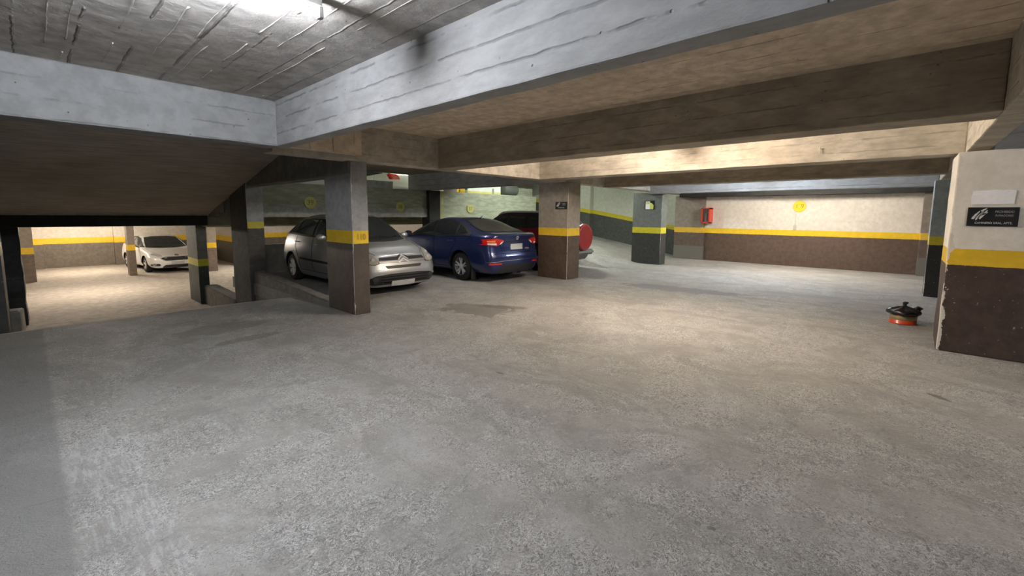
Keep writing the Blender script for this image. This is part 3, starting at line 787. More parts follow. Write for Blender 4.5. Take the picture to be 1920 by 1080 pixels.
    def line(s, name, pts, mode, mat, side=1, w=0.007, off=0.004, parent=None, closed=False, h=0.0):
        """thin ribbon following the body"""
        pts = [Vector(p) for p in pts]
        if closed: pts.append(pts[0])
        fine = []
        for a, b in zip(pts[:-1], pts[1:]):
            n = max(1, int((b-a).length/0.04))
            for i in range(n): fine.append(a+(b-a)*i/n)
        fine.append(pts[-1])
        P3 = []
        for q in fine:
            p, n_, d = s.project(mode, q.x, q.y, side)
            if p is None: continue
            if n_.dot(d) > 0: n_ = -n_
            P3.append((p + n_*off, n_))
        bm = bmesh.new(); prev = None
        for i, (p, n_) in enumerate(P3):
            t = (P3[min(i+1, len(P3)-1)][0]-P3[max(i-1, 0)][0])
            if t.length < 1e-6: continue
            sd = t.normalized().cross(n_).normalized()*w/2
            cur = (bm.verts.new(p-sd-n_*(off+.002)), bm.verts.new(p-sd+n_*h), bm.verts.new(p+sd+n_*h), bm.verts.new(p+sd-n_*(off+.002)))
            if prev:
                for k in range(3): bm.faces.new((prev[k], prev[k+1], cur[k+1], cur[k]))
            prev = cur
        return bm_obj(name, bm, mat, parent or s.t)

    def wheels(s, style='five', width=0.20, rim_mat='alloy'):
        R, hw = s.R, s.hw
        for ax in (s.axF, s.axR):
            for sd in (-1, 1):
                x0 = sd*(hw-0.035)      # outer face
                ri = R*0.66
                bm = bmesh.new()
                prof = [(ri, 0.0), (ri+.01, -.006), (R*.84, .0), (R*.93, -.012), (R*.985, -.03), (R, -.05), (R, -width+.05), (R*.97, -width+.02), (R*.85, -width), (ri, -width)]
                add_lathe(bm, [(r, x0+sd*h) for r, h in prof + prof[:1]], 44, 'x', (0, ax, R), cap=False)
                wh = bm_obj('wheel', bm, M['tyre'], s.t, smooth=True)
                bm = bmesh.new()
                add_lathe(bm, [(ri, x0-sd*.004), (ri-.012, x0+sd*.002), (ri-.022, x0-sd*.01), (ri-.028, x0-sd*.06), (.05, x0-sd*.075)], 40, 'x', (0, ax, R), 1, cap=False)
                add_lathe(bm, [(.055, x0-sd*.08), (.055, x0-sd*.018), (.03, x0-sd*.010)], 20, 'x', (0, ax, R), 0)
                ns = {'five': 5, 'split': 5, 'cover': 7}[style]
                for k in range(ns):
                    subs = (-.17, .17) if style == 'split' else (0.0,)
                    for da in subs:
                        a = 2*math.pi*k/ns+.3; a1 = a+da*.55; a2 = a+da*1.25
                        w1, w2 = (.014, .013) if style == 'split' else (.028, .040)
                        if style == 'cover': w1, w2 = .02, .045
                        c1 = Vector((0, math.cos(a1), math.sin(a1))); c2 = Vector((0, math.cos(a2), math.sin(a2)))
                        n1 = Vector((0, -c1.z, c1.y)); n2 = Vector((0, -c2.z, c2.y))
                        vv = []
                        for (c, n_, r, w, xx) in ((c1, n1, .04, w1, -.016), (c2, n2, ri-.018, w2, -.008)):
                            for q in (-1, 1):
                                for dxx in (0, -.03):
                                    vv.append(bm.verts.new(Vector((x0+sd*(xx+dxx), ax, R)) + c*r + n_*w*q))
                        for fs in ((0, 2, 6, 4), (1, 5, 7, 3), (0, 4, 5, 1), (2, 3, 7, 6), (4, 6, 7, 5), (0, 1, 3, 2)):
                            bm.faces.new([vv[i] for i in fs])
                bm_obj('rim', bm, [M[rim_mat], M['alloy_dark']], wh)
    def mirrors(s, y, z, mat, cap=None, w=.19, h=.12, xo=None):
        for sd in (-1, 1):
            p, n_, d = s.project('side', y, z-.05, sd)
            xb = abs(p.x) if p else s.hw-.1
            bm = bmesh.new()
            bmesh.ops.create_uvsphere(bm, u_segments=20, v_segments=12, radius=1.0)
            for v in bm.verts:
                c = v.co.copy()
                if c.y < -0.25: c.y = -0.25
                v.co = Vector((sd*(xb+.055+w/2) + c.x*w/2*1.0, y + c.y*.085, z + c.z*h/2*(1+.12*c.x*sd)))
            mo = bm_obj('mirror', bm, M[mat], s.t, smooth=True)
            bm = bmesh.new()
            add_prism(bm, [(sd*(xb-.03), z-.085), (sd*(xb+.09), z-.04), (sd*(xb+.09), z-.015), (sd*(xb-.03), z-.03)], 'y', y-.02, y+.035)
            bm_obj('mirror_arm', bm, M['black_plastic'], mo)
            bm = bmesh.new(); x_ = sd*(xb+.055+w/2)
            add_prism(bm, [(x_-w*.40, z-h*.34), (x_+w*.40, z-h*.34), (x_+w*.42, z+h*.34), (x_-w*.40, z+h*.32)], 'y', y-.026, y-.020)
            bm_obj('mirror_glass', bm, M['glass'], mo)
    def handles(s, pts, mat):
        for (y, z) in pts:
            for sd in (-1, 1):
                p, n_, d = s.project('side', y, z, sd)
                if not p: continue
                bm = bmesh.new()
                add_tube(bm, [(p.x-sd*.01, y+.085, z), (p.x+sd*.028, y+.06, z+.002), (p.x+sd*.032, y, z+.004), (p.x+sd*.028, y-.06, z+.004), (p.x-sd*.01, y-.085, z+.002)], [.008, .012, .013, .012, .008], 8)
                bm_obj('door_handle', bm, M[mat], s.t)
    def wiper(s, pts, mode='front', w=.016, off=.024):
        s.line('wiper', pts, mode, M['black_plastic'], off=off, w=w, h=.006)
    def plate(s, cx, z, mode, w=.40, h=.13, off=.014):
        return s.patch('number_plate', [(cx-w/2, z-h/2), (cx+w/2, z-h/2), (cx+w/2, z+h/2), (cx-w/2, z+h/2)], mode, M['plate'], off=off, rnd=.012)
    def underbody(s):
        bm = bmesh.new()
        add_box(bm, -s.hw*.7, s.hw*.7, -s.L/2+.35, s.L/2-.35, .17, .26)
        add_tube(bm, [(-s.hw+.2, s.axR, s.R), (s.hw-.2, s.axR, s.R)], .05, 10)
        bm_obj('underbody', bm, M['void'], s.t)

def mir(poly): return [(-a, b) for a, b in poly][::-1]

# ---------------- silver hatchback, nose towards the camera
def silver_car():
    st = [ # y, ztop, zedge, wtop, zbelt, wbelt
        (1.95, .74, .70, .50, .66, .66), (1.75, .80, .765, .54, .70, .76), (1.50, .875, .85, .56, .77, .79), (1.20, .955, .93, .58, .86, .80),
        (.98, 1.00, .975, .60, .93, .80), (.62, 1.23, 1.19, .57, .95, .795), (.24, 1.435, 1.385, .53, .965, .79), (-.15, 1.505, 1.45, .52, .975, .785),
        (-.75, 1.50, 1.44, .51, .99, .785), (-1.25, 1.43, 1.37, .49, 1.02, .78), (-1.65, 1.24, 1.19, .47, 1.03, .76), (-1.85, 1.02, .99, .50, .93, .72), (-1.95, .93, .91, .50, .86, .70)]
    c = Car('silver_hatchback', 'silver hatchback parked nose out behind the grey column, rounded headlights and chevron grille', (4.72, 8.90, 0), math.pi, 3.86, 1.68, st, 1.18, -1.28, .30, 'paint_silver',
            front=[(.15, .05), (.25, .0), (.45, .0), (.55, .035), (.65, .07), (.80, .17), (1.0, .3)],
            rear=[(.15, .06), (.3, .0), (.58, .0), (.66, .06), (.9, .10), (1.2, .24), (1.5, .4)], sill=.15)
    fr = 'front'
    ws = [(-.60, 1.005), (-.3, .985), (0, .98), (.3, .985), (.60, 1.005), (.545, 1.25), (.49, 1.40), (.25, 1.425), (0, 1.43), (-.25, 1.425), (-.49, 1.40), (-.545, 1.25)]
    c.patch('windshield_surround', [(a*1.05, z+(.018 if z > 1.2 else -.03)) for a, z in ws], fr, M['black_plastic'], off=.008, res=.03)
    c.patch('windshield', ws, fr, M['glass'], off=.014, res=.03)
    # bonnet shut lines
    for q in (-1, 1):
        c.line('bonnet_seam', [(q*.50, .735), (q*.585, .80), (q*.63, .90), (q*.645, .965)], fr, M['seam'])
    for q in (-1, 1):
        hl = [(.50, .60), (.60, .575), (.72, .60), (.785, .68), (.79, .76), (.755, .825), (.70, .84), (.62, .80), (.545, .70)]
        hl = hl if q > 0 else mir(hl)
        c.patch('headlight_rim', [((a-q*.65)*1.08+q*.65, (z-.70)*1.10+.70) for a, z in hl], fr, M['black_plastic'], off=.003, rnd=.03)
        h = c.patch('headlight', hl, fr, M['lens'], off=.010, rnd=.04, res=.03)
        for (hx, hz, hr) in ((.60, .655, .045), (.665, .735, .038)):
            p, n_, d = c.project(fr, q*hx, hz)
            bm = bmesh.new(); bmesh.ops.create_uvsphere(bm, u_segments=16, v_segments=8, radius=hr)
            for v in bm.verts: v.co = Vector((v.co.x, v.co.y*.35, v.co.z)) + p + n_*.012
            bm_obj('bulb_reflector', bm, M['lens_clear'], h, smooth=True)
    # grille slots with the double chevron
    c.patch('grille', [(-.50, .645), (-.10, .64), (0, .665), (.10, .64), (.50, .645), (.47, .695), (.12, .70), (0, .755), (-.12, .70), (-.47, .695)], fr, M['black_plastic'], off=.004, res=.03)
    ch = None
    for k, z0 in enumerate((.660, .610)):
        pts = [(-.115, z0-.012), (-.098, z0-.026), (0, z0+.034), (.098, z0-.026), (.115, z0-.012), (.016, z0+.064), (-.016, z0+.064)]
        ch = c.patch('chevron_badge', pts, fr, M['alloy'], off=.016, res=.03)
    c.patch('grille_slot', [(-.36, .495), (.36, .495), (.40, .545), (-.40, .545)], fr, M['black_plastic'], off=.005, rnd=.01)
    c.line('slot_trim', [(-.37, .552), (.37, .552)], fr, M['chrome'], w=.008)
    c.line('bumper_crease', [(-.80, .575), (-.52, .60), (.52, .60), (.80, .575)], fr, M['seam'], w=.005)
    c.patch('lower_grille', [(-.62, .205), (.62, .205), (.74, .24), (.74, .31), (.60, .375), (.30, .40), (-.30, .40), (-.60, .375), (-.74, .31), (-.74, .24)], fr, M['black_plastic'], off=.006, rnd=.04)
    for z in (.25, .30, .35):
        c.line('grille_bar', [(-.5, z), (.5, z)], fr, M['seam'], w=.012, off=.012)
    for q in (-1, 1):
        for (fx, fz, r_, mt) in ((.60, .315, .05, 'glass'), (.755, .335, .028, 'lens_clear')):
            cpts = [(q*fx+math.cos(a)*r_*(1 if r_ > .04 else 1), fz+math.sin(a)*r_) for a in [i*math.pi/8 for i in range(16)]]
            c.patch('fog_light' if r_ > .04 else 'side_marker', cpts, fr, M[mt], off=.012)
    c.plate(.04, .222, fr, w=.50, h=.09, off=.022)
    c.wiper([(.50, 1.0), (.1, 1.01), (-.18, 1.03)]); c.wiper([(-.05, 1.0), (-.3, 1.01), (-.5, 1.04)])
    for q in (-.25, .25):
        p, n_, d = c.project('top', q, 1.12)
        bm = bmesh.new(); add_box(bm, p.x-.012, p.x+.012, p.y-.01, p.y+.012, p.z-.004, p.z+.012); bm_obj('washer_nozzle', bm, M['black_plastic'], c.t)
    for sd in (-1, 1):
        dlo = [(.86, 1.01), (.80, 1.04), (.30, 1.315), (.05, 1.375), (-.5, 1.385), (-1.0, 1.35), (-1.28, 1.24), (-1.45, 1.07), (-1.42, 1.04), (-.6, 1.01), (.2, 1.0)]
        c.patch('window_surround', dlo, 'side', M['black_plastic'], sd, off=.008, res=.035)
        c.patch('side_window', [(.56, 1.035), (.52, 1.15), (.28, 1.28), (.04, 1.345), (-.14, 1.352), (-.16, 1.035), (.2, 1.025)], 'side', M['glass'], sd, off=.013, res=.03, rnd=.02)
        c.patch('side_window', [(-.24, 1.035), (-.22, 1.352), (-.55, 1.355), (-.90, 1.335), (-.98, 1.06)], 'side', M['glass'], sd, off=.013, res=.03, rnd=.02)
        c.patch('quarter_window', [(-1.04, 1.07), (-.97, 1.315), (-1.14, 1.265), (-1.34, 1.10)], 'side', M['glass'], sd, off=.013, res=.03, rnd=.02)
        for ln in ([(-.19, .99), (-.19, .45), (-.15, .30)], [(.72, .96), (.84, .75), (.82, .30)], [(-.98, 1.0), (-1.02, .80), (-.86, .55), (-.80, .32)], [(.82, .30), (-.80, .30)]):
            c.line('door_seam', ln, 'side', M['seam'], sd)
        c.line('rub_strip', [(.80, .52), (-.78, .54)], 'side', M['black_plastic'], sd, w=.045, off=.010)
        c.line('roof_strip', [(.40, 1.40), (0, 1.455), (-.7, 1.46), (-1.2, 1.41)], 'side', M['black_plastic'], sd, w=.012)
        c.patch('tail_light', [(-1.66, .80), (-1.86, .80), (-1.84, 1.06), (-1.62, 1.14)], 'side', M['lens_red'], sd, off=.006, rnd=.03)
    rw = [(-.50, 1.0), (.50, 1.0), (.44, 1.30), (-.44, 1.30)]
    c.patch('rear_window', rw, 'rear', M['glass'], off=.006, rnd=.05)
    c.plate(0, .70, 'rear')
    c.mirrors(.50, 1.03, 'paint_silver', w=.20, h=.13)
    c.handles([(-.08, .86), (-.90, .89)], 'paint_silver')
    c.wheels('cover', .18, 'alloy'); c.underbody()
    return c
silver = silver_car()

# ---------------- navy saloon, tail towards the camera
def blue_car():
    st = [(2.25, .68, .66, .55, .62, .68), (2.0, .76, .74, .58, .69, .80), (1.6, .86, .84, .62, .80, .84), (1.2, .94, .92, .63, .88, .85),
        (.92, .985, .965, .62, .93, .85), (.55, 1.17, 1.14, .59, .95, .845), (.12, 1.36, 1.315, .55, .965, .84), (-.35, 1.445, 1.395, .54, .975, .84),
        (-.80, 1.44, 1.39, .53, .985, .84), (-1.20, 1.36, 1.315, .52, 1.0, .835), (-1.60, 1.21, 1.18, .53, 1.015, .82), (-1.92, 1.115, 1.10, .62, 1.02, .80),
        (-2.10, 1.10, 1.085, .66, 1.01, .78), (-2.25, 1.085, 1.07, .64, .99, .76)]
    c = Car('navy_saloon', 'dark blue saloon car seen from behind with split spoke wheels and pale number plate', (7.36, 8.70, 0), 0.0, 4.50, 1.74, st, 1.39, -1.24, .325, 'paint_blue',
            front=[(.15, .08), (.3, .0), (.6, .02), (.8, .12), (1.0, .3)],
            rear=[(.15, .10), (.30, .02), (.42, .0), (.60, .0), (.645, .035), (.80, .06), (.98, .035), (1.06, .0), (1.11, .03)])
    r = 'rear'
    rw = [(-.60, 1.125), (0, 1.115), (.60, 1.125), (.555, 1.25), (.47, 1.355), (.2, 1.375), (-.2, 1.375), (-.47, 1.355), (-.555, 1.25)]
    c.patch('rear_window_surround', [(a*1.04, z+(.012 if z > 1.2 else -.012)) for a, z in rw], r, M['black_plastic'], off=.008, res=.03)
    c.patch('rear_window', rw, r, M['glass_dusty'], off=.014, res=.03)
    # boot lid
    lid = [(-.47, .665), (.47, .665), (.50, .82), (.56, .90), (.60, 1.0), (.60, 1.05), (-.60, 1.05), (-.60, 1.0), (-.56, .90), (-.50, .82)]
    c.line('boot_seam', [(-.60, 1.06), (-.585, .97), (-.53, .86), (-.49, .80), (-.47, .665), (.47, .665), (.49, .80), (.53, .86), (.585, .97), (.60, 1.06)], r, M['seam'], w=.008)
    rec = [(-.40, .70), (.40, .70), (.43, .88), (.38, .905), (-.38, .905), (-.43, .88)]
    c.patch('plate_recess', rec, r, M['paint_blue'], off=.006, rnd=.03)
    c.plate(0, .79, r, w=.40, h=.13, off=.016)
    c.line('boot_trim', [(-.34, .90), (.34, .90)], r, M['black_plastic'], w=.02, off=.012)
    bdg = [(math.cos(a)*.042, .985+math.sin(a)*.042) for a in [i*math.pi/10 for i in range(20)]]
    b_ = c.patch('round_badge', bdg, r, M['lens_clear'], off=.014)
    c.patch('badge_bar', [(-.05, .977), (.05, .977), (.05, .993), (-.05, .993)], r, M['alloy_dark'], off=.018, parent=b_)
    for q in (-1, 1):
        T = (lambda P: P if q > 0 else mir(P))
        tl = T([(.415, .935), (.50, .865), (.60, .83), (.85, .845), (.85, .955), (.70, .985), (.56, .975)])
        h = c.patch('tail_light', tl, r, M['lens_red'], off=.010, res=.03, rnd=.015)
        c.patch('reversing_light', T([(.62, .845), (.79, .855), (.79, .885), (.63, .885)]), r, M['lens_white'], off=.014, res=.03, parent=h)
        c.patch('lamp_tip', T([(.425, .925), (.505, .862), (.545, .855), (.50, .905)]), r, M['lens_white'], off=.014, res=.03, parent=h)
        c.patch('amber_insert', T([(.66, .90), (.79, .905), (.79, .935), (.66, .945)]), r, M['lens_amber'], off=.014, res=.03, parent=h)  # amber insert in the red lens, not emissive
        c.patch('tail_light_side', [(-1.93, .88), (-2.14, .86), (-2.16, .955), (-2.0, .955)], 'side', M['lens_red'], q, off=.008, rnd=.015)
        c.patch('reflector', T([(.52, .415), (.80, .42), (.80, .455), (.52, .45)]), r, M['lens_red'], off=.012, res=.04)
    c.patch('bumper_diffuser', [(-.55, .22), (.55, .22), (.60, .30), (.48, .40), (-.48, .40), (-.60, .30)], r, M['black_plastic'], off=.005, rnd=.03)
    c.line('bumper_trim', [(-.83, .475), (-.4, .495), (.4, .495), (.83, .475)], r, M['chrome'], w=.008, off=.008)
    c.line('bumper_crease', [(-.82, .62), (-.5, .655), (.5, .655), (.82, .62)], r, M['seam'], w=.006)
    me = text_mesh('VERSA', .055, .0008)
    p, n_, d = c.project(r, .36, .735)
    Mx = Matrix(((1, 0, 0), (0, 0, 1), (0, -1, 0))).transposed()
    mt = Matrix(((1, 0, 0), (0, 0, -1), (0, 1, 0))).to_4x4(); mt.translation = (p.x, p.y-.010, p.z)
    me.transform(mt); me.name = 'badge_letters'; me.materials.clear(); me.materials.append(M['lens_clear']); link('badge_letters', me, c.t)
    for sd in (-1, 1):
        dlo = [(.80, 1.0), (.66, 1.05), (.12, 1.30), (-.25, 1.375), (-.75, 1.375), (-1.15, 1.29), (-1.52, 1.11), (-1.58, 1.055), (-1.50, 1.03), (-.5, 1.0)]
        c.patch('window_surround', dlo, 'side', M['black_plastic'], sd, off=.008, res=.035)
        c.patch('side_window', [(.52, 1.03), (.46, 1.11), (.12, 1.265), (-.22, 1.335), (-.26, 1.03)], 'side', M['glass'], sd, off=.013, res=.03, rnd=.02)
        c.patch('side_window', [(-.36, 1.03), (-.34, 1.345), (-.72, 1.345), (-1.02, 1.29), (-1.07, 1.05)], 'side', M['glass'], sd, off=.013, res=.03, rnd=.02)
        c.patch('quarter_window', [(-1.12, 1.06), (-1.08, 1.265), (-1.22, 1.215), (-1.45, 1.08)], 'side', M['glass'], sd, off=.013, res=.03, rnd=.015)
        for ln in ([(-.31, .99), (-.32, .45), (-.28, .30)], [(.80, .96), (.92, .75), (.88, .30)], [(-1.10, 1.0), (-1.08, .84), (-.92, .62), (-.84, .32)], [(.88, .30), (-.84, .30)]):
            c.line('door_seam', ln, 'side', M['seam'], sd)
        c.line('window_chrome', [(.72, .995), (-.4, 1.0), (-1.55, 1.03)], 'side', M['black_plastic'], sd, w=.014, off=.009)
        c.line('body_crease', [(1.6, .80), (.6, .83), (-.6, .85), (-1.7, .90)], 'side', M['paint_blue'], sd, w=.03, off=.006)
        bm = bmesh.new(); p, n_, d = c.project('side', -1.45, .93, sd)
        cp = [(-1.56+math.cos(a)*.075, .92+math.sin(a)*.075) for a in [i*math.pi/8 for i in range(16)]]
        bm.free()
        if sd < 0: c.line('fuel_flap', cp, 'side', M['seam'], sd, w=.005, closed=True)
        c.patch('headlight', [(1.95, .62), (1.55, .74), (1.60, .82), (1.98, .74)], 'side', M['lens_clear'], sd, off=.006, rnd=.03)
    ws = [(-.62, 1.0), (.62, 1.0), (.52, 1.32), (-.52, 1.32)]
    c.patch('windshield', ws, 'front', M['glass'], off=.006, rnd=.04)
    c.plate(0, .42, 'front')
    c.patch('grille', [(-.35, .50), (.35, .50), (.45, .68), (-.45, .68)], 'front', M['black_plastic'], rnd=.03)
    c.mirrors(.55, 1.03, 'paint_blue', w=.19, h=.13)
    c.handles([(-.12, .87), (-.92, .895)], 'paint_blue')
    c.wheels('split', .20, 'alloy'); c.underbody()
    p, n_, d = c.project('top', 0, -1.0)
    bm = bmesh.new(); add_tube(bm, [(0, -1.02, p.z-.01), (0, -1.08, p.z+.04), (0, -1.12, p.z+.06)], [.016, .008, .003], 8); bm_obj('aerial', bm, M['black_plastic'], c.t)
    for q in (-1, 1):
        bm = bmesh.new(); add_prism(bm, [(q*.70, .06), (q*.83, .06), (q*.83, .34), (q*.70, .34)], 'y', -1.24-.37, -1.24-.355); bm_obj('mud_flap', bm, M['black_plastic'], c.t)
    return c
blue = blue_car()

# ---------------- red compact SUV with a covered spare wheel
def red_suv():
    st = [(1.98, .84, .82, .58, .76, .70), (1.7, .96, .94, .62, .86, .82), (1.3, 1.05, 1.03, .66, .95, .86), (1.02, 1.10, 1.08, .66, 1.0, .87),
        (.6, 1.36, 1.33, .62, 1.04, .865), (.22, 1.55, 1.51, .60, 1.06, .86), (-.2, 1.625, 1.58, .59, 1.07, .86), (-.9, 1.62, 1.575, .58, 1.09, .86),
        (-1.45, 1.575, 1.53, .57, 1.11, .85), (-1.75, 1.52, 1.48, .57, 1.12, .83), (-1.98, 1.44, 1.40, .56, 1.10, .80)]
    c = Car('red_suv', 'dark red compact SUV with silver roof rails and a round red spare wheel', (9.98, 8.66, 0), 0.0, 4.0, 1.77, st, 1.25, -1.27, .345, 'paint_red',
            front=[(.2, .05), (.4, 0), (.8, .03), (1.1, .2)], rear=[(.2, .05), (.35, 0), (.62, 0), (.68, .06), (1.05, .08), (1.3, .17), (1.55, .30)], sill=.27, mid=.70)
    r = 'rear'
    c.patch('rear_window', [(-.58, 1.12), (.58, 1.12), (.50, 1.42), (-.50, 1.42)], r, M['glass'], off=.006, rnd=.05)
    c.patch('bumper_trim', [(-.84, .30), (.84, .30), (.84, .50), (.5, .54), (-.5, .54), (-.84, .50)], r, M['alloy_dark'], off=.008, rnd=.03)
    c.plate(-.45, .62, r)
    for q in (-1, 1):
        T = (lambda P: P if q > 0 else mir(P))
        c.patch('tail_light', T([(.66, .86), (.85, .88), (.85, 1.09), (.70, 1.07)]), r, M['lens_red'], off=.008, rnd=.02, res=.03)
        c.patch('reflector', T([(.58, .42), (.80, .42), (.80, .47), (.58, .47)]), r, M['lens_red'], off=.014)
    bm = bmesh.new(); add_box(bm, -.84, .84, -2.10, -1.86, .40, .56); bmesh.ops.bevel(bm, geom=bm.edges[:], offset=.05, segments=3, affect='EDGES'); bm_obj('rear_bumper', bm, M['bumper_grey'], c.t, True)
    # spare wheel with cover
    R_ = .36
    y0 = -2.0
    bm = bmesh.new(); add_lathe(bm, [(R_*.9, y0+.05), (R_, y0+.02), (R_+.004, y0-.10), (R_-.006, y0-.14)], 44, 'y', (.27, 0, .90))
    sp = bm_obj('spare_wheel', bm, M['paint_red'], c.t, smooth=True)
    bm = bmesh.new(); add_lathe(bm, [(R_+.004, y0-.09), (R_+.010, y0-.10), (R_+.010, y0-.125), (R_-.004, y0-.152), (R_-.03, y0-.163), (R_-.05, y0-.160), (.1, y0-.168), (.01, y0-.17)], 44, 'y', (.27, 0, .90))
    bm_obj('spare_wheel_cover', bm, M['paint_red'], sp, smooth=True)
    bm = bmesh.new(); add_lathe(bm, [(R_-.01, y0+.14), (R_+.012, y0+.10), (R_+.012, y0-.05), (R_-.01, y0-.09)], 44, 'y', (.27, 0, .90))
    bm_obj('spare_tyre', bm, M['tyre'], sp, smooth=True)
    for sd in (-1, 1):
        dlo = [(.95, 1.10), (.85, 1.16), (.22, 1.515), (-.2, 1.572), (-1.0, 1.565), (-1.5, 1.515), (-1.74, 1.22), (-1.68, 1.16), (-.5, 1.115)]
        c.patch('window_surround', dlo, 'side', M['black_plastic'], sd, off=.008, res=.035)
        c.patch('side_window', [(.60, 1.15), (.55, 1.24), (.20, 1.45), (-.16, 1.505), (-.18, 1.14)], 'side', M['glass'], sd, off=.013, res=.03, rnd=.02)
        c.patch('side_window', [(-.27, 1.14), (-.25, 1.508), (-.85, 1.505), (-.95, 1.16)], 'side', M['glass'], sd, off=.013, res=.03, rnd=.02)
        c.patch('quarter_window', [(-1.02, 1.17), (-.95, 1.50), (-1.42, 1.46), (-1.58, 1.22)], 'side', M['glass'], sd, off=.013, res=.03, rnd=.02)
        for ln in ([(-.22, 1.1), (-.22, .42)], [(.85, 1.06), (.92, .42)], [(-1.0, 1.1), (-1.0, .90), (-.84, .45)]):
            c.line('door_seam', ln, 'side', M['seam'], sd)
        c.line('sill_trim', [(.88, .38), (-.86, .38)], 'side', M['black_plastic'], sd, w=.10, off=.010)
        p = c.project('top', sd*.57, -.3)[0]
        bm = bmesh.new(); add_tube(bm, [(sd*.62, .30, p.z-.09), (sd*.615, .12, p.z-.015), (sd*.61, -.3, p.z+.0), (sd*.60, -1.2, p.z-.01), (sd*.59, -1.55, p.z-.07)], [.018, .03, .032, .032, .018], 8)
        bm_obj('roof_rail', bm, M['alloy'], c.t)
        c.patch('headlight', [(1.75, .80), (1.40, .88), (1.45, .98), (1.78, .93)], 'side', M['lens_clear'], sd, off=.006, rnd=.03)
    c.patch('windshield', [(-.64, 1.13), (.64, 1.13), (.56, 1.48), (-.56, 1.48)], 'front', M['glass'], off=.006, rnd=.04)
    c.patch('grille', [(-.4, .62), (.4, .62), (.5, .84), (-.5, .84)], 'front', M['black_plastic'], rnd=.03)
    c.mirrors(.62, 1.15, 'paint_red', w=.19, h=.14)
    c.handles([(-.10, .97), (-.90, 1.0)], 'paint_red')
    c.wheels('five', .20, 'alloy'); c.underbody()
    return c
red = red_suv()

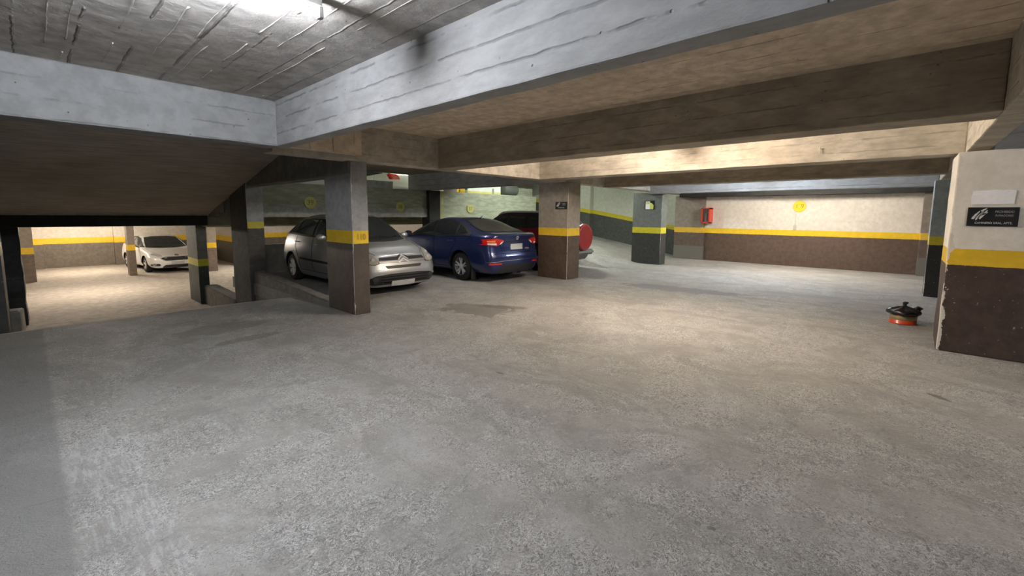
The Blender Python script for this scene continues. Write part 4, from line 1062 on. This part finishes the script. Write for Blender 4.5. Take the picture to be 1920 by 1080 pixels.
# ---------------- white hatchback on the lower level, and two more on the upper level
def white_car():
    st = [(2.18, .70, .685, .52, .64, .66), (1.95, .77, .755, .57, .70, .78), (1.55, .88, .865, .64, .80, .86), (1.15, .965, .95, .66, .88, .885),
        (.95, .995, .98, .66, .92, .89), (.55, 1.19, 1.16, .62, .95, .885), (.10, 1.40, 1.36, .575, .97, .88), (-.40, 1.47, 1.425, .56, .985, .875),
        (-.95, 1.455, 1.41, .55, 1.0, .87), (-1.45, 1.37, 1.33, .53, 1.03, .86), (-1.80, 1.24, 1.20, .52, 1.04, .83), (-2.05, 1.07, 1.05, .56, .98, .80), (-2.18, 1.0, .98, .58, .92, .78)]
    c = Car('white_hatchback', 'white hatchback facing the camera on the lower level behind the sloping soffit', (3.80, 24.3, -0.95), math.pi+.10, 4.36, 1.82, st, 1.33, -1.32, .32, 'paint_white',
            front=[(.15, .06), (.25, .0), (.50, .0), (.62, .03), (.72, .09), (.85, .2), (1.0, .3)],
            rear=[(.15, .08), (.3, 0), (.62, 0), (.70, .07), (1.0, .10), (1.3, .25), (1.5, .4)])
    f = 'front'
    ws = [(-.68, 1.01), (-.3, .985), (.3, .985), (.68, 1.01), (.60, 1.22), (.535, 1.36), (.25, 1.395), (-.25, 1.395), (-.535, 1.36), (-.60, 1.22)]
    c.patch('windshield_surround', [(a*1.03, z+(.012 if z > 1.2 else -.025)) for a, z in ws], f, M['black_plastic'], off=.008, res=.03)
    c.patch('windshield', ws, f, M['glass'], off=.014, res=.03)
    c.patch('grille', [(-.40, .50), (.40, .50), (.54, .585), (.52, .615), (.40, .645), (-.40, .645), (-.52, .615), (-.54, .585)], f, M['black_plastic'], off=.006, rnd=.02)
    gt = c.line('grille_chrome', [(-.42, .49), (.42, .49), (.56, .585), (.53, .63), (.40, .66), (-.40, .66), (-.53, .63), (-.56, .585)], f, M['chrome'], w=.012, off=.009, closed=True)
    el = [(math.cos(a)*.075, .70+math.sin(a)*.03) for a in [i*math.pi/10 for i in range(20)]]
    c.patch('oval_badge', el, f, M['chrome'], off=.014, res=.04)
    c.patch('lower_grille', [(-.42, .17), (.42, .17), (.52, .24), (.42, .33), (-.42, .33), (-.52, .24)], f, M['black_plastic'], off=.006, rnd=.02)
    c.plate(0, .40, f, w=.44, h=.12, off=.016)
    for q in (-1, 1):
        T = (lambda P: P if q > 0 else mir(P))
        c.patch('headlight', T([(.47, .675), (.60, .665), (.80, .74), (.86, .80), (.84, .835), (.70, .785), (.50, .71)]), f, M['lens_clear'], off=.008, rnd=.02, res=.03)
        fo = c.patch('fog_light_bezel', T([(.56, .33), (.60, .29), (.82, .31), (.84, .37), (.80, .40), (.60, .385)]), f, M['black_plastic'], off=.006, rnd=.015)
        c.patch('fog_light', T([(.70, .335), (.80, .34), (.80, .375), (.70, .372)]), f, M['lens_clear'], off=.012, rnd=.012, parent=fo)
        c.line('bonnet_seam', [(q*.50, .725), (q*.68, .82), (q*.74, .95)], f, M['seam'], w=.006)
        c.patch('tail_light', T([(.52, .86), (.84, .84), (.84, 1.05), (.60, 1.02)]), 'rear', M['lens_red'], off=.008, rnd=.03, res=.03)
    c.patch('rear_window', [(-.58, 1.09), (.58, 1.09), (.48, 1.34), (-.48, 1.34)], 'rear', M['glass'], off=.007, rnd=.05)
    c.line('spoiler', [(-.48, 1.385), (.48, 1.385)], 'rear', M['paint_white'], w=.05, off=.03)
    c.plate(0, .78, 'rear')
    for sd in (-1, 1):
        dlo = [(.86, 1.0), (.70, 1.06), (.12, 1.335), (-.3, 1.40), (-.9, 1.395), (-1.35, 1.30), (-1.62, 1.13), (-1.55, 1.06), (-.5, 1.015)]
        c.patch('window_surround', dlo, 'side', M['black_plastic'], sd, off=.008, res=.035)
        c.patch('side_window', [(.52, 1.04), (.46, 1.13), (.12, 1.295), (-.24, 1.36), (-.26, 1.035)], 'side', M['glass'], sd, off=.013, res=.03, rnd=.02)
        c.patch('side_window', [(-.35, 1.04), (-.33, 1.365), (-.85, 1.355), (-1.25, 1.27), (-1.45, 1.11), (-1.3, 1.06)], 'side', M['glass'], sd, off=.013, res=.03, rnd=.02)
        for ln in ([(-.30, 1.0), (-.30, .45), (-.26, .30)], [(.82, .96), (.93, .75), (.90, .30)], [(-1.12, 1.03), (-1.10, .84), (-.93, .62), (-.86, .32)]):
            c.line('door_seam', ln, 'side', M['seam'], sd)
    c.wiper([(.55, 1.0), (.1, 1.0), (-.2, 1.02)]); c.wiper([(-.05, 1.0), (-.35, 1.01), (-.6, 1.03)])
    c.mirrors(.60, 1.05, 'paint_white', w=.19, h=.13)
    c.handles([(-.10, .88), (-.95, .91)], 'paint_white')
    c.wheels('five', .20, 'alloy'); c.underbody()
    return c
white = white_car()
def copy_tree(o, parent=None):
    c = o.copy(); COL.objects.link(c); c.parent = parent
    for ch in list(o.children): copy_tree(ch, c)
    return c
u1 = copy_tree(white.t); u1.location = (8.7, 14.35, 1.75); u1.rotation_euler = (0, 0, 0)
u1['label'] = 'white car on the upper level seen in the gap right of the grey column'
u2 = copy_tree(white.t); u2.location = (5.95, 14.6, 1.75); u2.rotation_euler = (0, 0, 0)
u2['label'] = 'white car on the upper level mostly hidden behind the grey column'

# ------------------------------------------------------------------ signs and small things
M['sign_black'] = plain('sign_black', (0.012, 0.012, 0.014), 0.35)
M['sign_white'] = plain('sign_lettering', (0.62, 0.62, 0.62), 0.5)
M['sign_grey'] = plain('sign_lettering_faded', (0.36, 0.36, 0.37), 0.5)
M['yellow_sun'] = plain('circle_yellow', (0.86, 0.56, 0.02), 0.6, var=0.08)
M['yellow_ring'] = plain('circle_rim', (0.62, 0.42, 0.03), 0.6)
M['yellow_dim'] = plain('circle_faded_yellow', (0.52, 0.50, 0.16), 0.7, var=0.12)
M['ink'] = plain('stencil_ink', (0.30, 0.17, 0.02), 0.7)
M['ink_dim'] = plain('stencil_ink_faded', (0.16, 0.15, 0.05), 0.7)
M['paper'] = plain('torn_paper', (0.88, 0.87, 0.90), 0.8, var=0.1, vscale=25, bump=0.5)
M['paper_y'] = plain('yellow_paper', (0.62, 0.62, 0.12), 0.8)
M['red_box'] = plain('cabinet_red', (0.62, 0.045, 0.02), 0.35, coat=0.4)
M['dark_in'] = plain('cabinet_inside', (0.02, 0.02, 0.02), 0.8)
M['clear'] = plain('cabinet_glass', (0.5, 0.5, 0.5), 0.03, trans=0.9)
M['bag'] = plain('black_bag', (0.008, 0.009, 0.011), 0.22, spec=0.7, bump=0.3, vscale=30)
M['tin_red'] = plain('tin_red', (0.50, 0.05, 0.012), 0.4, coat=0.3)
M['tin_gold'] = plain('tin_label', (0.30, 0.26, 0.14), 0.4, 0.3, var=0.5, vscale=20)
M['duct'] = plain('grey_drum', (0.10, 0.105, 0.095), 0.6, var=0.15, vscale=6)
M['plug'] = plain('socket_plate', (0.45, 0.43, 0.40), 0.5)
M['conduit'] = plain('conduit', (0.58, 0.55, 0.50), 0.6)

def xface_sign(label, x, yc, zc, w, h, big=True):
    """black sign on a pier face whose normal is -X (reads left to right towards -Y)"""
    t = thing('wall_sign', label, 'sign', (x, yc, zc))
    R_, U, N = (0, -1, 0), (0, 0, 1), (-1, 0, 0)
    bm = bmesh.new(); add_box(bm, -.006, 0, -w/2, w/2, -h/2, h/2)
    bmesh.ops.bevel(bm, geom=bm.edges[:], offset=.0015, segments=1, affect='EDGES'); bm_obj('panel', bm, M['sign_black'], t)
    # slanted brush stroke emblem
    bm = bmesh.new()
    def P(u, v): return (-u*w, v*h)          # u to the right -> -Y
    def bar(u0, v0, u1, v1, th):
        a = Vector(P(u0, v0)); b = Vector(P(u1, v1)); n_ = (b-a).normalized(); n_ = Vector((-n_.y, n_.x))*th*h
        poly = [a-n_*.6, a+n_*.6, a*.5+b*.5+n_, b+n_*.35, b-n_*.35, a*.5+b*.5-n_]
        add_prism(bm, [tuple(q) for q in poly], 'x', -.0085, -.0061)
    for i in range(3):
        bar(-.40+.075*i, -.12-.05*(i % 2), -.26+.075*i, .30+.05*(i == 2), .05)
    bar(-.235, .30, -.12, .44, .04); bar(-.22, .08, -.10, .24, .04)
    bar(-.37, -.13, -.27, .22, .02); bar(-.295, -.12, -.195, .28, .02)
    bm_obj('emblem', bm, M['sign_white'], t)
    if big:
        put_text('lettering', 'PROHIBIDO', h*.165, M['sign_grey'], (-.0066, -w*.225, h*.26), R_, U, t, sx=.78)
        put_text('lettering', 'FUMADORES', h*.145, M['sign_grey'], (-.0066, -w*.225, h*.06), R_, U, t, sx=.76)
        put_text('lettering', 'CAMINERO GRAL. APTE.', h*.15, M['sign_white'], (-.0066, -w*.03, -h*.33), R_, U, t, sx=.83)
    else:
        put_text('lettering', 'PROHIBIDO', h*.15, M['sign_grey'], (-.0066, -w*.22, h*.24), R_, U, t, sx=.7)
        put_text('lettering', 'FUMADORES', h*.14, M['sign_grey'], (-.0066, -w*.22, h*.06), R_, U, t, sx=.7)
        put_text('lettering', 'CAMINERO GRAL.', h*.18, M['sign_white'], (-.0066, 0, -h*.30), R_, U, t, sx=.8)
    return t
xface_sign('long black sign with white strokes and lettering on the large near right pier', 6.825, -.675, 1.515, .37, .20)
xface_sign('small black sign high on the taupe column', 8.295, 5.945, 1.72, .33, .17, False)

# torn white paper above the long sign
bm = bmesh.new()
out = [(-.155, -.075), (.150, -.070), (.158, .07), (.10, .078), (.06, .072), (.02, .08), (-.05, .074), (-.150, .070), (-.162, .0)]
add_prism(bm, [(-.665-a, 1.72+b) for a, b in out], 'x', 6.8245, 6.8275)
pp = tag(bm_obj('torn_notice', bm, M['paper']), 'torn white paper remnant stuck right above the long black sign', 'paper')

# notice on the slate column
t = thing('notice', 'yellow and white paper notice on the slate grey column', 'notice', (12.895, 5.91, 1.82))
bm = bmesh.new(); add_box(bm, -.004, 0, -.16, .16, -.13, .14); bm_obj('backing', bm, M['sign_black'], t)
bm = bmesh.new(); add_box(bm, -.007, -.0045, -.01, .13, -.12, .12); bm_obj('white_sheet', bm, M['paper'], t)
bm = bmesh.new(); add_box(bm, -.009, -.0075, .0, .12, .04, .10); bm_obj('yellow_heading', bm, M['paper_y'], t)
bm = bmesh.new(); add_prism(bm, [(-.01, -.12), (-.12, -.12), (-.13, .0), (-.08, .06), (-.01, .08)], 'x', -.007, -.0045); bm_obj('yellow_sheet', bm, M['paper_y'], t)

def circle(label, s, loc, r, normal, bright):
    t = thing('number_disc', label, 'sign', loc)
    mt, mr, mi = ('yellow_sun', 'yellow_ring', 'ink') if bright else ('yellow_dim', 'yellow_dim', 'ink_dim')
    ax = 'x' if normal == '-x' else 'y'
    bm = bmesh.new(); add_lathe(bm, [(r, 0.0), (r, -.003)], 40, ax); bm_obj('disc', bm, M[mt], t)
    if bright:
        bm = bmesh.new()
        for k in range(40):
            a0, a1 = 2*math.pi*k/40, 2*math.pi*(k+1)/40
            q = [(math.cos(a)*rr, math.sin(a)*rr) for a, rr in ((a0, r*.93), (a0, r*1.0), (a1, r*1.0), (a1, r*.93))]
            bm.faces.new([bm.verts.new((-.004, u, v)) for u, v in q])
        bm_obj('rim', bm, M[mr], t)
    R_ = (0, -1, 0) if normal == '-x' else (1, 0, 0)
    o = (-.005, 0, 0) if normal == '-x' else (0, -.005, 0)
    put_text('numeral', s, r*(1.05 if bright else 1.15), M[mi], o, R_, (0, 0, 1), t)
circle('bright yellow disc numbered 19 on the white far wall', '1 9', (15.545, 2.40, 1.81), .17, '-x', True)
circle('faded yellow disc numbered 39 on the parapet left of the grey column', '39', (5.04, 11.725, 1.78), .155, '-y', False)
circle('faded yellow disc numbered 38 on the parapet above the silver car', '38', (7.80, 11.725, 1.72), .15, '-y', False)
circle('faded yellow disc numbered 37 on the parapet above the blue car roof', '37', (10.75, 11.725, 1.70), .15, '-y', False)

# red fire cabinet
t = thing('fire_cabinet', 'red fire extinguisher cabinet with glass front at the left end of the white far wall', 'cabinet', (15.44, 5.0, 1.27))
bm = bmesh.new(); w, d, h = .14, .20, .50
add_box(bm, -.005, .10, -w, w, 0, h)          # back box
for (y0, y1, z0, z1) in ((-w, w, 0, .035), (-w, w, h-.035, h), (-w, -w+.045, 0, h), (w-.045, w, 0, h)):
    add_box(bm, -d, 0, y0, y1, z0, z1)
bm_obj('case', bm, M['red_box'], t)
bm = bmesh.new(); add_box(bm, -.012, -.006, -w+.046, w-.046, .036, h-.036); bm_obj('backplate', bm, M['dark_in'], t)
bm = bmesh.new(); add_box(bm, -d+.004, -d+.008, -w+.046, w-.046, .036, h-.036); bm_obj('glass_front', bm, M['clear'], t)
ex = thing('fire_extinguisher', 'small extinguisher with silver valve standing inside the red cabinet', 'extinguisher', (15.34, 5.0, 1.307))
bm = bmesh.new(); add_lathe(bm, [(.01, 0), (.055, .005), (.058, .03), (.058, .22), (.045, .255), (.018, .27)], 20); bm_obj('cylinder', bm, M['tin_red'], ex, True)
bm = bmesh.new(); add_lathe(bm, [(.016, .268), (.026, .275), (.026, .31), (.012, .32)], 14); add_box(bm, -.06, .03, -.012, .012, .315, .335); bm_obj('valve', bm, M['chrome'], ex)
bm = bmesh.new(); add_tube(bm, [(-.02, 0, .30), (-.06, 0, .28), (-.07, 0, .2), (-.068, 0, .08)], .009, 8); bm_obj('hose', bm, M['plug'], ex)

# socket and conduit beneath the disc
t = thing('wall_socket', 'small grey socket box under disc 19 just above the yellow band', 'socket', (15.55, 2.48, 1.17))
bm = bmesh.new(); add_box(bm, -.035, 0, -.04, .04, -.06, .08); bmesh.ops.bevel(bm, geom=bm.edges[:], offset=.006, segments=2, affect='EDGES'); bm_obj('box', bm, M['plug'], t)
bm = bmesh.new(); add_tube(bm, [(-.012, 0, .08), (-.012, 0, .42)], .008, 8); bm_obj('conduit', bm, M['conduit'], t)

# nail on the warm lit beam
bm = bmesh.new(); add_tube(bm, [(7.34, .95, 2.42), (7.325, .95, 2.44), (7.32, .95, 2.36)], [.006, .007, .004], 6)
tag(bm_obj('hook', bm, M['plug']), 'small dark hook stuck in the warm lit beam', 'hook')

# drum hanging under the upper level
bm = bmesh.new(); add_lathe(bm, [(.02, -.4), (.20, -.4), (.215, -.38), (.215, .38), (.20, .4), (.02, .4)], 28, 'x', (0, 0, 0))
o = tag(bm_obj('grey_drum', bm, M['duct'], None, True), 'grey cylindrical drum on the parapet above the red car', 'drum'); o.location = (12.98, 11.90, 2.487)

# white boards on the upper level
M['bright_board'] = plain('white_panel', (0.85, 0.87, 0.83), 0.6)
# traffic of the floor: a tin with a tied black bag
t = thing('paint_tin', 'squat red tin under a knotted black bag on the floor near the right pier', 'tin', (8.28, -.08, 0))
bm = bmesh.new(); add_lathe(bm, [(.01, 0), (.152, .0), (.158, .006), (.158, .014), (.149, .022), (.147, .145), (.10, .155)], 36); bm_obj('can', bm, M['tin_red'], t, True)
bm = bmesh.new(); add_lathe(bm, [(.1485, .060), (.1498, .062), (.1498, .118), (.148, .120)], 36); bm_obj('label_band', bm, M['tin_gold'], t, True)
bm = bmesh.new(); add_lathe(bm, [(.10, .135), (.158, .128), (.182, .140), (.188, .162), (.176, .188), (.140, .208), (.09, .226), (.045, .240), (.022, .256), (.02, .275), (.032, .292), (.026, .305), (.008, .31)], 44)
for v in bm.verts:
    a = math.atan2(v.co.y, v.co.x); r = math.hypot(v.co.x, v.co.y)
    k = 1 + .035*math.sin(a*9+v.co.z*30)+.03*math.sin(a*4+1.3) + .06*noise.noise(v.co*18)
    v.co.x *= k; v.co.y *= k; v.co.z += .008*math.sin(a*7+1)*min(1, r/.1)
    if v.co.z > .245: v.co.y -= (v.co.z-.245)*.25
bg = bm_obj('black_bag', bm, M['bag'], t, True)
bm = bmesh.new(); add_tube(bm, [(.04, -.11, .19), (.06, -.150, .235), (.075, -.175, .215), (.07, -.165, .16)], [.03, .026, .03, .02], 10); jit(bm, .008, 12)
bm_obj('bag_ear', bm, M['bag'], bg, True)

# small things lying on the parapet
bm = bmesh.new(); add_box(bm, -.30, .30, -.12, .12, 0, .22); bmesh.ops.bevel(bm, geom=bm.edges[:], offset=.02, segments=2, affect='EDGES')
add_box(bm, -.31, .31, -.13, .13, .16, .19)
o = tag(bm_obj('storage_box', bm, M['plate']), 'small pale box on the parapet beside the black pier', 'box'); o.location = (9.85, 11.86, 2.27)
bm = bmesh.new(); add_box(bm, -.14, .14, -.09, .09, 0, .24); bmesh.ops.bevel(bm, geom=bm.edges[:], offset=.03, segments=2, affect='EDGES')
add_tube(bm, [(-.05, 0, .235), (-.04, 0, .275), (.04, 0, .275), (.05, 0, .235)], .012, 8)
o = tag(bm_obj('jerrycan', bm, M['yellow_sun']), 'small yellow can on the parapet left of the white panel', 'can'); o.location = (10.42, 11.86, 2.27)

_c = [o for o in COL.objects if o.get('label', '').startswith('grey column with yellow band')][0]
M['scribble'] = plain('pencil_scribble', (0.30, 0.20, 0.03), 0.8)
put_text('scribble', '110', .13, M['scribble'], (3.275, 5.944, 1.155), (1, 0, 0), (0, 0, 1), _c, extrude=.0005, sx=.75)

# repeats share a group
_groups = {'tube_light': 'ceiling tube lights', 'number_disc': 'numbered parking discs', 'concrete_column': 'garage columns and piers',
           'concrete_beam': 'concrete ceiling beams', 'ramp_kerb': 'kerbs of the down ramp', 'wall_sign': 'black garage signs', 'white_hatchback': 'white parked hatchbacks'}
for o in COL.objects:
    if o.parent is None and o.name.split('.')[0] in _groups: o['group'] = _groups[o.name.split('.')[0]]
